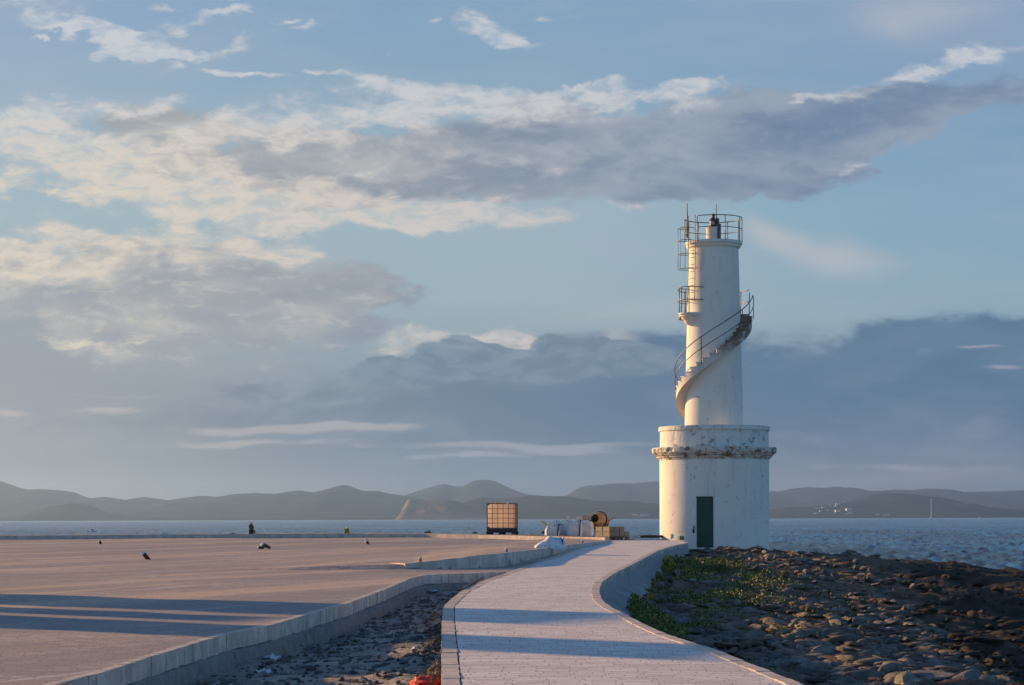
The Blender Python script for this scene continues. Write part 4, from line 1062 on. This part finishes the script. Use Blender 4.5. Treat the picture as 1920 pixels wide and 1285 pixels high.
# a toppled pair of caps with a stone
q = P(497, 1031); q.z = float(terr_z(np.array([q.x]), np.array([q.y]))[0])
t = empty('broken_lamp', q, 'toppled pair of white domed lamps lying on the terrace with a dark grey body', 'lamp')
def dome(bm, c, r, d, n=16):
    d = Vector(d).normalized(); lathe(bm, [(r, 0), (r * .97, r * .3), (r * .8, r * .62), (r * .5, r * .86), (.01, r * .96)], n, cap0=True, cap1=True)
    return d
for c_, r_, d_, nm in (((-.06, 0, .115), .085, (-.75, 0, .65), 'dome'), ((-.19, -.02, .05), .055, (-1, 0, .25), 'dome')):
    bm = nbm(); dome(bm, c_, r_, d_); bmesh.ops.transform(bm, matrix=Matrix.Translation(c_) @ Vector(d_).to_track_quat('Z', 'Y').to_matrix().to_4x4(), verts=bm.verts); bm_obj(nm, bm, M_capw, t, smooth=True)
bm = nbm(); tube(bm, [(-.06, 0, .115), (.02, 0, .10), (.17, 0, .03)], .085, 14, r2=.04); bm_obj('body', bm, M_lamp, t, smooth=True)
bm = nbm(); tube(bm, [(-.19, -.02, .045), (-.04, -.02, .03)], .045, 12); bm_obj('pipe', bm, M_redbrown, t)

# ------------------------------------------------------------------ trench: plank, litter, red bag
a = P(905, 1082); b_ = P(872, 1106); a.z = SL * a.y - .02; b_.z = SL * b_.y + .0; b_.x = float(xl(b_.y)) - .03
bm = nbm(); tube(bm, [Vector((0, 0, 0)), b_ - a], .035, 8); o = bm_obj('wooden_pole', bm, M_wood); o.location = a; tag(o, 'pale wooden pole bridging the trench to the edge of the path', 'pole')
def litter(px_, py_, w, h, seed, label):
    q = P(px_, py_, -.36); q.z = float(trench_z(np.array([q.x]), np.array([q.y]))[0]) + .01
    bm = nbm(); bmesh.ops.create_grid(bm, x_segments=8, y_segments=6, size=.5)
    for v in bm.verts:
        v.co.z = .045 * (.5 + float(fbm(np.array([v.co.x * 4 + seed]), np.array([v.co.y * 4]), 3, seed)[0])); v.co.x *= w * (1 + .3 * math.sin(v.co.y * 9 + seed)); v.co.y *= h
    o = bm_obj('paper_scrap', bm, M_paper, smooth=True); o.location = q; o.rotation_euler = (0, 0, random.uniform(-.4, .4)); tag(o, label, 'litter', 'white scraps in the trench')
litter(545, 1213, .28, .5, 1, 'widest white scrap in the trench, close to the terrace kerb')
litter(514, 1240, .18, .3, 2, 'white scrap in the trench left of the widest one')
litter(735, 1131, .14, .5, 3, 'white scrap far up the trench below the kerb bend')
litter(779, 1232, .08, .12, 4, 'small crumpled white scrap in the trench near the path side')
litter(812, 1113, .16, .6, 5, 'white scrap in the trench below the kerb corner')
litter(863, 1100, .18, .5, 6, 'white scrap in the trench beside the wooden pole')
litter(500, 1262, .16, .25, 7, 'white scrap at the bottom edge of the trench')
q = P(812, 1283, -.12); q.x = float(xl(q.y)) - .13
t = empty('red_mesh_bag', (q.x, q.y, SL * q.y - .16), 'bright red mesh bag in a timber edged hole against the path', 'bag')
bm = nbm(); bmesh.ops.create_icosphere(bm, subdivisions=4, radius=.16)
for v in bm.verts:
    e = float(fbm(np.array([v.co.x * 22 + 9]), np.array([v.co.y * 22 + v.co.z * 20]), 4, 3)[0]); v.co *= 1 + .25 * e; v.co.z *= .7; v.co.x *= 1.0; v.co.y *= 1.3
bm_obj('mesh_sack', bm, M_net, t)
t = empty('shuttering_board', (q.x, q.y + .28, SL * q.y - .10), 'short warm brown timber board slanting down from the path above the red bag', 'board')
bm = nbm(); bmesh.ops.create_cube(bm, size=1, matrix=Matrix.Rotation(R(-18), 4, 'Y') @ Matrix.Diagonal((.34, .03, .09, 1))); bm_obj('plank', bm, M_wood, t, bevel=.004)

# ------------------------------------------------------------------ stones
def placed(o, loc, sc_, rot): o.location = loc; o.scale = sc_; o.rotation_euler = rot
protos = []
for k in range(14):
    bm = stone_mesh(100 + k, 3, random.uniform(.5, .85)); me_o = bm_obj('boulder', bm, (M_rockg, M_rockb, M_rockp, M_rockg, M_rockb)[k % 5]); pass
    protos.append(me_o)
def np_mesh(o):
    me = o.data; V = np.zeros(len(me.vertices) * 3, np.float32); me.vertices.foreach_get('co', V); me.calc_loop_triangles()
    T = np.zeros(len(me.loop_triangles) * 3, np.int32); me.loop_triangles.foreach_get('vertices', T); return V.reshape(-1, 3), T.reshape(-1, 3)
low = []
for k in range(8):
    bm = stone_mesh(300 + k, 2, random.uniform(.5, .85)); o_ = bm_obj('tmp', bm, M_rock); low.append(np_mesh(o_)); bpy.data.objects.remove(o_)
def scatter_mesh(name, items, m, label=None, cat=None):
    VV, TT, n0 = [], [], 0
    for (loc, s_, rz, rx) in items:
        V, T = low[random.randrange(8)]
        M = (Matrix.Rotation(rz, 3, 'Z') @ Matrix.Rotation(rx, 3, 'X') @ Matrix.Diagonal(s_))
        VV.append(V @ np.array(M).T + np.array(loc)); TT.append(T + n0); n0 += len(V)
    o = np_obj(name, np.concatenate(VV), np.concatenate(TT), m)
    return tag(o, label, cat, kind='stuff')
cand = []
def dens(x, y):
    u = x - float(xr(min(y, YE)))
    if y > 78: u = x - 7.5
    return u
tries = 0
items = []
while len(items) < 16000 and tries < 180000:
    tries += 1
    py_t = random.uniform(1026, 1400); px_t = random.uniform(1120, 2050)
    # a point on the shelf seen near this pixel
    off = -.62; q = P(px_t, py_t, off)
    if q.y > 84 or q.y < 13: continue
    u_ = dens(q.x, q.y)
    if u_ < .25: continue
    rf = float(reefness(np.array([q.x]), np.array([q.y]))[0])
    if random.random() < rf * .72: continue
    green = math.exp(-((q.x - float(xr(min(q.y, YE))) - 1.0) / .9) ** 2) * (1 if 25 < q.y < 62 else .1)
    if random.random() < green * .7: continue
    s0 = random.choice([.045, .05, .06, .07, .08, .1, .12, .15, .2, .28, .36]) * random.uniform(.8, 1.3) * (1 + q.y / 160)
    items.append((q.x, q.y, s0, rf))
items.sort(key=lambda i: -i[2] * F / i[1])
Zi = rock_z(np.array([i[0] for i in items]), np.array([i[1] for i in items]))
big, rest, restd = [], [], []
nb = 0
for (x, y, s0, rf), z in zip(items, Zi):
    if nb < 270 and rf < .8 and s0 < .5:
        big.append((x, y, z, s0 * 1.12)); nb += 1
    else:
        (restd if rf > .55 else rest).append(((x, y, float(z) + s0 * .12), (s0 * random.uniform(.9, 1.8), s0 * random.uniform(.7, 1.2), s0 * random.uniform(.35, .8)), random.uniform(0, 6.28), random.uniform(-.4, .4)))
kinds = [('pale grey angular boulder lying in the rubble right of the path', 0), ('brownish limestone boulder lying in the rubble right of the path', 1), ('flat weathered boulder lying in the rubble right of the path', 2)]
for k, (x, y, z, s0) in enumerate(big):
    src = protos[k % 14]
    o = src if k < 14 else src.copy()
    if k >= 14: C.objects.link(o)
    placed(o, (x, y, z + s0 * .14), (s0 * random.uniform(.9, 1.9), s0 * random.uniform(.7, 1.2), s0 * random.uniform(.4, .9)), (random.uniform(-.35, .35), random.uniform(-.35, .35), random.uniform(0, 6.28)))
    col_ = ('grey', 'reddish brown', 'pale', 'grey', 'reddish brown')[(k % 14) % 5]
    siz = 'large' if s0 * F / y > 26 else ('middling' if s0 * F / y > 18 else 'small')
    u_ = x - float(xr(min(y, YE)))
    zone = 'at the bottom edge of the picture' if y < 23 else ('beside the lower path edge' if u_ < 1.8 and y < 36 else ('among the green plants in the bend' if u_ < 2.4 else ('near the foot of the lighthouse' if y > 62 else ('half way to the lighthouse' if y > 40 else ('towards the dark reef' if u_ > 5 else 'in the middle of the rubble')))))
    tag(o, f'{siz} {col_} boulder {zone}', 'boulder', 'boulders in the shore rubble')
scatter_mesh('loose_rubble', rest, M_rock); scatter_mesh('reef_stones', restd, M_darkrock)
# flat ledges along the rim
for k, (pa, pb_, D, hpx, lab) in enumerate([((1357, 1031), (1392, 1030), 84, 8, 'flat reddish slab in front of the lighthouse wall'), ((1442, 1037), (1478, 1037), 86, 9, 'squared grey brown slab at the water edge just right of the lighthouse'), ((1488, 1046), (1560, 1049), 87, 10, 'long flat slab overhanging the water edge right of the lighthouse'), ((1670, 1108), (1716, 1108), 44, 13, 'pale squared boulder alone on the dark reef')]):
    a = at(pa[0], pa[1], D); b_ = at(pb_[0], pb_[1], D); w_ = (b_ - a).length
    bm = stone_mesh(500 + k, 3, 1.0); 
    for v in bm.verts: v.co.z = max(-.28, min(.28, v.co.z * 1.4))
    o = bm_obj('rock_slab', bm, M_rock); o.location = (a + b_) / 2 + Vector((0, 0, -.02)); o.scale = (w_ * 1.15, w_ * .8, hpx * D / F * 1.9); o.rotation_euler = (0, 0, R(random.uniform(-8, 8))); tag(o, lab, 'rock slab')
# gravel in the trench
items = []
for _ in range(5200):
    y = 12.5 * (44 / 12.5) ** random.random(); lo, hi = float(xk1(y)) + .16, float(xl(y)) - .03
    if hi - lo < .2: continue
    x = random.uniform(lo, hi); s0 = random.choice([.015, .02, .03, .045, .07, .12]) * random.uniform(.7, 1.2)
    items.append([x, y, s0])
Zi = trench_z(np.array([i[0] for i in items]), np.array([i[1] for i in items]))
scatter_mesh('trench_gravel', [((x, y, float(z) + s0 * .1), (s0 * 1.3, s0, s0 * .7), random.uniform(0, 6), 0) for (x, y, s0), z in zip(items, Zi)], M_gravel)
# broken mortar piled against the left side of the path, catching the sun
items = []
for y0, y1, top_ in ((21.6, 24.0, .28), (18.2, 20.2, .30), (24.5, 29, .12)):
    for _ in range(150):
        y = random.uniform(y0, y1); d_ = abs(random.gauss(0, .10)); x = float(xl(y)) - .03 - d_; s0 = random.uniform(.025, .08)
        items.append(((x, y, SL * y - .30 + top_ * math.exp(-d_ * 5) + random.uniform(-.03, .02)), (s0, s0, s0 * .8), random.uniform(0, 6), 0))
scatter_mesh('mortar_rubble', items, M_rock)

# ------------------------------------------------------------------ plants
def clump(name, loc, rx_, ry_, h, n, leaf, m, label, cat='plant', stems=True, parent_stuff=False, up=.5, seed=0, grp=None):
    r_ = np.random.default_rng(seed + 50)
    V, Q = [], []
    for k in range(n):
        th = r_.random() * 6.28; rr = r_.random() ** .5; z = r_.random() ** .8
        env = math.sqrt(max(.02, 1 - (z * .95) ** 2)) * (.8 + .35 * math.sin(th * 3 + seed) * math.cos(th * 2))
        c_ = Vector((rx_ * rr * math.cos(th) * env, ry_ * rr * math.sin(th) * env, h * z * (.75 + .35 * math.sin(th * 2 + seed * 3))))
        d = Vector((math.cos(th) * (1 - up) + r_.normal(0, .4), math.sin(th) * (1 - up) + r_.normal(0, .4), up + r_.normal(0, .3))).normalized()
        sd_ = d.cross(Vector((r_.normal(), r_.normal(), r_.normal()))).normalized(); L_ = leaf * r_.uniform(.6, 1.4); w_ = L_ * .28
        i = len(V); V += [c_ - d * L_ * .5, c_ + sd_ * w_, c_ + d * L_ * .5, c_ - sd_ * w_]; Q.append((i, i + 1, i + 2, i + 3))
    t = empty(name, loc, label, cat, grp)
    np_obj('foliage', np.array([tuple(v) for v in V]), np.array(Q), m, t)
    if stems:
        bm = nbm()
        for k in range(7):
            a = k * .9; tube(bm, [(0, 0, -.05), (rx_ * .3 * math.cos(a), ry_ * .3 * math.sin(a), h * .4), (rx_ * .55 * math.cos(a), ry_ * .55 * math.sin(a), h * .8)], max(.004, h * .02), 5)
        bm_obj('stem', bm, M_ldry, t)
    return t
def on_ground(px_, py_, D): q = at(px_, py_, D); q.z = ground_z(q.x, q.y); return q
def bush(px_, py_, off, wpx, hpx, n, leaf, m, label, seed, up=.5):
    q = P(px_, py_, off); q.z = ground_z(q.x, q.y) - .02; k = q.y / F
    return clump('shore_bush', q, wpx * k / 2, wpx * k / 2 * 1.1, hpx * k * 1.15, n, leaf, m, label, 'bush', seed=seed, up=up)
bush(1252, 1066, -.45, 36, 26, 1500, .05, M_lyellow, 'round yellow green bush below the path wall, nearest the lighthouse', 1)
bush(1318, 1054, -.4, 70, 9, 1400, .05, M_lyellow, 'low band of yellow flowering plants in front of the green door', 2)
bush(1225, 1094, -.5, 12, 14, 300, .05, M_lorange, 'thin orange dry bush under the yellow green one', 3, .8)
bush(1219, 1122, -.55, 30, 18, 900, .045, M_lorange, 'orange dry bush half way down the path bend', 4)
bush(1190, 1120, -.55, 30, 14, 700, .04, M_lyellow, 'small yellow green bush close against the path wall', 5)
bush(1240, 1158, -.6, 26, 10, 700, .03, M_lyellow, 'yellow flowering mat beside the lower path edge', 6)
bush(1278, 1164, -.6, 36, 10, 700, .03, M_lyellow, 'yellow tipped mat at the boulders, lowest of the plants', 7)
bush(1385, 1048, -.35, 90, 12, 1500, .05, M_lgreen, 'dark green mat of plants in front of the lighthouse wall', 8)
bush(1345, 1062, -.4, 60, 13, 1200, .05, M_lgreen, 'dark green bush below the green door', 9)
bush(1352, 1029, .0, 14, 9, 250, .06, M_lorange, 'dry orange weed at the foot of the lighthouse right of the door', 10, .8)
# creeping green cover along the wall: nobody could count it
V, Q = [], []
gr = np.random.default_rng(5); cnt = 0; pts_ = []
for _ in range(110000):
    y = 22 * (64 / 22) ** gr.random(); x = float(xr(y)) + .35 + abs(gr.normal(0, 1.0)) * np.interp(y, [22, 27, 35, 50, 64], [.2, .75, 1.15, 1.7, 1.5]); pts_.append((x, y))
pts_ = np.array(pts_); nz_ = fbm(pts_[:, 0] / .8, pts_[:, 1] / 1.4, 4, 55); pz_ = rock_z(pts_[:, 0], pts_[:, 1])
for (x, y), e, z in zip(pts_, nz_, pz_):
    if e < .0: continue
    L_ = gr.uniform(.018, .042) * (1 + y / 60); d = Vector((gr.normal(), gr.normal(), abs(gr.normal()) + .3)).normalized(); sd_ = d.cross(Vector((gr.normal(), gr.normal(), gr.normal()))).normalized() * L_ * .35
    c_ = Vector((x, y, z + gr.random() * (.06 + .45 * max(0, e)))); i = len(V)
    V += [c_ - d * L_ * .5, c_ + sd_, c_ + d * L_ * .5, c_ - sd_]; Q.append((i, i + 1, i + 2, i + 3))
tag(np_obj('ground_cover', np.array([tuple(v) for v in V]), np.array(Q), M_lcover), kind='stuff')
# weeds behind the far kerb
def weed(px_, py_, wpx, hpx, n, m, label, seed, up=.8, leaf=.09):
    q = at(px_, py_, 90.5); q.z = SL * 90 + .1; k = 90 / F
    clump('weed', q, wpx * k / 2, wpx * k / 2, hpx * k, n, leaf, m, label, 'weed', seed=seed, up=up, grp='weeds behind the far kerb')
weed(471, 1001, 14, 21, 160, M_ldry, 'tall dry dark weed behind the far kerb', 1, .95, .14)
weed(650, 1001, 15, 12, 150, M_lyellow, 'yellow green weed behind the far kerb, left of the plastic tank', 2)
weed(802, 1001, 20, 7, 200, M_lgreen, 'low green cushion plant behind the far kerb, nearest left of the tank', 3, .5, .05)
weed(891, 1001, 14, 5, 120, M_lgreen, 'tiny green tuft behind the far kerb just left of the tank', 4, .5, .05)
weed(1020, 1004, 14, 6, 100, M_ldry, 'low brown tuft behind the far kerb beside the left bag', 6, .5, .05)
weed(435, 1001, 20, 3, 90, M_ldry, 'flat tuft behind the far kerb left of the tall dry weed', 7, .5, .05)

# ------------------------------------------------------------------ boats and houses across the water
def boat(name, px_, D, L_, mast, label, cat, two=False, rz=0):
    q = at(px_, 973, D); t = empty(name, (q.x, q.y, SEA), label, cat, rz=rz)
    bm = nbm(); n = 14; rings = []
    for i in range(n + 1):
        f = i / n; x = (f - .5) * L_; w_ = L_ * .14 * math.sin(math.pi * min(1, .12 + f * .88)) ** .6 if f < 1 else .02 * L_; h = L_ * (.10 + .05 * f * f)
        rings.append([bm.verts.new(v) for v in ((x, -w_, h), (x, -w_ * .7, -.1), (x, 0, -L_ * .04), (x, w_ * .7, -.1), (x, w_, h))])
    for A, B in zip(rings, rings[1:]):
        for k in range(4): bm.faces.new((A[k], B[k], B[k + 1], A[k + 1]))
        bm.faces.new((A[4], B[4], B[0], A[0]))
    bm.faces.new(rings[0]); bm.faces.new(rings[-1][::-1]); bm_obj('hull', bm, M_hull, t)
    bm = nbm(); box(bm, (-L_ * .05, 0, L_ * .155), (L_ * .3, L_ * .15, L_ * .09)); cb = bm_obj('cabin', bm, M_hull, t, bevel=L_ * .01)
    bm = nbm(); box(bm, (-L_ * .05, 0, L_ * .165), (L_ * .26, L_ * .153, L_ * .03)); bm_obj('window', bm, M_window, cb)
    for dx, mh in ([(.08 * L_, mast)] + ([(-.12 * L_, mast * .97)] if two else [])):
        bm = nbm(); tube(bm, [(dx, 0, L_ * .1), (dx, 0, mast)], mast * .008, 8, r2=mast * .005); tube(bm, [(dx, 0, L_ * .26), (dx - L_ * .28, 0, L_ * .25)], mast * .009, 6); bm_obj('mast', bm, M_hull, t)
        bm = nbm(); tube(bm, [(dx - .02 * L_, 0, L_ * .28), (dx - L_ * .27, 0, L_ * .27)], mast * .014, 8); bm_obj('furled_sail', bm, M_capw, t)
    return t
boat('sailing_yacht', 1746, 2600, 15, 26.5, 'white sailing yacht with very tall bare masts anchored off the right hand hills', 'yacht', True, R(70))
boat('sailing_yacht', 1837, 3600, 10, 10, 'tiny white yacht with short mast at the far right shore', 'yacht', False, R(40))
fb = boat('fishing_boat', 173, 520, 3.6, 2.6, 'small open boat with short mast on the water at left', 'boat', False, R(60))
# houses: seated on the wooded slope by ray
dg = None
def house(px_, py_, D, w_, h_, rz, label, grp):
    q = at(px_, py_, D); t = empty('white_house', q, label, 'house', grp, rz=rz)
    bm = nbm(); box(bm, (0, 0, h_ / 2 - 6), (w_, w_ * .6, h_ + 12)); bm_obj('wall', bm, M_plaster, t)
    bm = nbm(); box(bm, (0, 0, h_ + .25), (w_ * 1.05, w_ * .65, .5)); bm_obj('roof', bm, M_plaster, t)
    bm = nbm()
    for i in (-.3, 0, .3): box(bm, (i * w_, -w_ * .3, h_ * .45), (w_ * .12, .3, h_ * .4))
    bm_obj('window', bm, M_window, t)
hs = [(1532, 954, 9, 3.5), (1538, 960, 6, 3), (1543, 953, 8, 3), (1551, 958, 5, 3), (1556, 949, 5, 5), (1570, 947, 10, 4.5), (1567, 950, 5, 3), (1570, 960, 12, 5), (1583, 941, 4, 4), (1591, 957, 14, 5), (1594, 964, 12, 6), (1586, 965, 6, 3), (1530, 964, 7, 3), (1645, 966, 9, 3), (1662, 967, 14, 3), (1190, 967, 11, 4), (1203, 968, 16, 4), (1214, 968, 8, 4)]
ordw = ['first', 'second', 'third', 'fourth', 'fifth', 'sixth', 'seventh', 'eighth', 'ninth', 'tenth', 'eleventh', 'twelfth', 'last']; order = sorted(range(13), key=lambda i: hs[i][0] + hs[i][1] * .01)
bpy.context.view_layer.update()
dg = bpy.context.evaluated_depsgraph_get()
for k, (a, b_, w_, h_) in enumerate(hs):
    x, z = ray(a, b_); d = Vector((x, 1, z)).normalized()
    ok, loc, nn, idx, ob, _ = sc.ray_cast(dg, Vector((0, 0, CAMZ)) + d * 3000, d, distance=9000)
    D = loc.y if ok else 6000
    house(a, b_, D - 2, w_ * 1.15, h_ * 1.1, R(random.uniform(-30, 30)), f'white house on the wooded slope, {ordw[order.index(k)]} of the cluster from the left' if k < 13 else ('low white house on the shoreline, ' + ('left' if k == 13 else 'right') + ' of the two between the tower and the yacht' if k < 15 else 'low white house on the shoreline left of the lighthouse, ' + ('left', 'middle', 'right')[k - 15] + ' of three'), 'white houses across the water')

# ------------------------------------------------------------------ unseen blockers added left of the view to cast shadow bands on the paving
def up_sun(px_, py_, t_):
    q = P(px_, py_); return Vector((q.x - .814 * t_, q.y + .581 * t_, SL * q.y))
ry = math.atan2(.581, -.814)
def cabin(name, pa, pb_, L_, H, label, m):
    a = up_sun(0, pa, 6.5); b_ = up_sun(0, pb_, 6.5)
    mid_ = (a + b_) / 2; v = (a - b_); perp = Vector((.581, .814, 0)).normalized(); w_ = abs(v.dot(perp))
    c_ = mid_ + Vector((-.814, .581, 0)).normalized() * L_ / 2
    t = empty(name, (c_.x, c_.y, SL * c_.y), label, 'cabin' if 'cabin' in name else 'stack', rz=math.atan2(.581, -.814))
    return t, w_
t, w_ = cabin('added_shadow_cabin', 1112, 1133, 2.4, 3.6, 'grey cabin-shaped shadow caster added out of view beyond the stack', M_cabin)
bm = nbm(); box(bm, (0, 0, 1.75), (2.4, w_, 3.3)); wl = bm_obj('wall', bm, M_cabin, t, bevel=.02)
bm = nbm(); box(bm, (0, 0, 3.44), (2.5, w_ + .1, .08)); bm_obj('roof', bm, M_mixdark, t)
bm = nbm(); box(bm, (-1.21, 0, 1.1), (.04, .85, 1.95)); bm_obj('door', bm, M_door, t)
bm = nbm(); box(bm, (0, -w_ / 2 - .01, 1.75), (.9, .04, .8)); box(bm, (0, w_ / 2 + .01, 1.75), (.9, .04, .8)); bm_obj('window', bm, M_window, t)
t, w_ = cabin('added_shadow_stack', 1138, 1148.5, 1.2, 1.9, 'pallet-like shadow caster added out of view between the two cabins', M_wood)
for k in range(15):
    bm = nbm(); box(bm, (0, 0, .02 + k * .15), (1.15, w_, .02)); box(bm, (0, 0, .125 + k * .15), (1.15, w_, .022))
    for j in (-1, 0, 1): box(bm, (0, j * (w_ / 2 - .06), .072 + k * .15), (1.15, .1, .08))
    bm_obj('pallet_layer', bm, M_wood, t)
t, w_ = cabin('added_shadow_cabin', 1152, 1179, 2.4, 2.6, 'nearer grey cabin-shaped shadow caster added out of view', M_cabin)
bm = nbm(); box(bm, (0, 0, 1.7), (2.4, w_ * .86, 3.2)); bm_obj('wall', bm, M_cabin, t, bevel=.02)
bm = nbm(); box(bm, (0, 0, 3.34), (2.5, w_ * .9, .08)); bm_obj('roof', bm, M_mixdark, t)
bm = nbm(); box(bm, (-1.21, 0, 1.1), (.04, .85, 1.95)); bm_obj('door', bm, M_door, t)
bm = nbm(); box(bm, (0, -w_ * .43 - .01, 1.6), (.9, .04, .8)); bm_obj('window', bm, M_window, t)

# ------------------------------------------------------------------ air
def f_haze(t): pass
hm = bpy.data.materials.new('haze_air'); hm.use_nodes = True; t = NT(hm.node_tree)
out = t.n('ShaderNodeOutputMaterial'); v = t.n('ShaderNodeVolumePrincipled', {'Color': (.37, .605, 1.0, 1), 'Density': HAZE, 'Anisotropy': .6})
t.t.links.new(v.outputs[0], out.inputs[1])
bm = nbm(); box(bm, (0, 6000, 100), (13000, 12600, 230)); hz_ = bm_obj('haze', bm, hm); tag(hz_, kind='stuff')
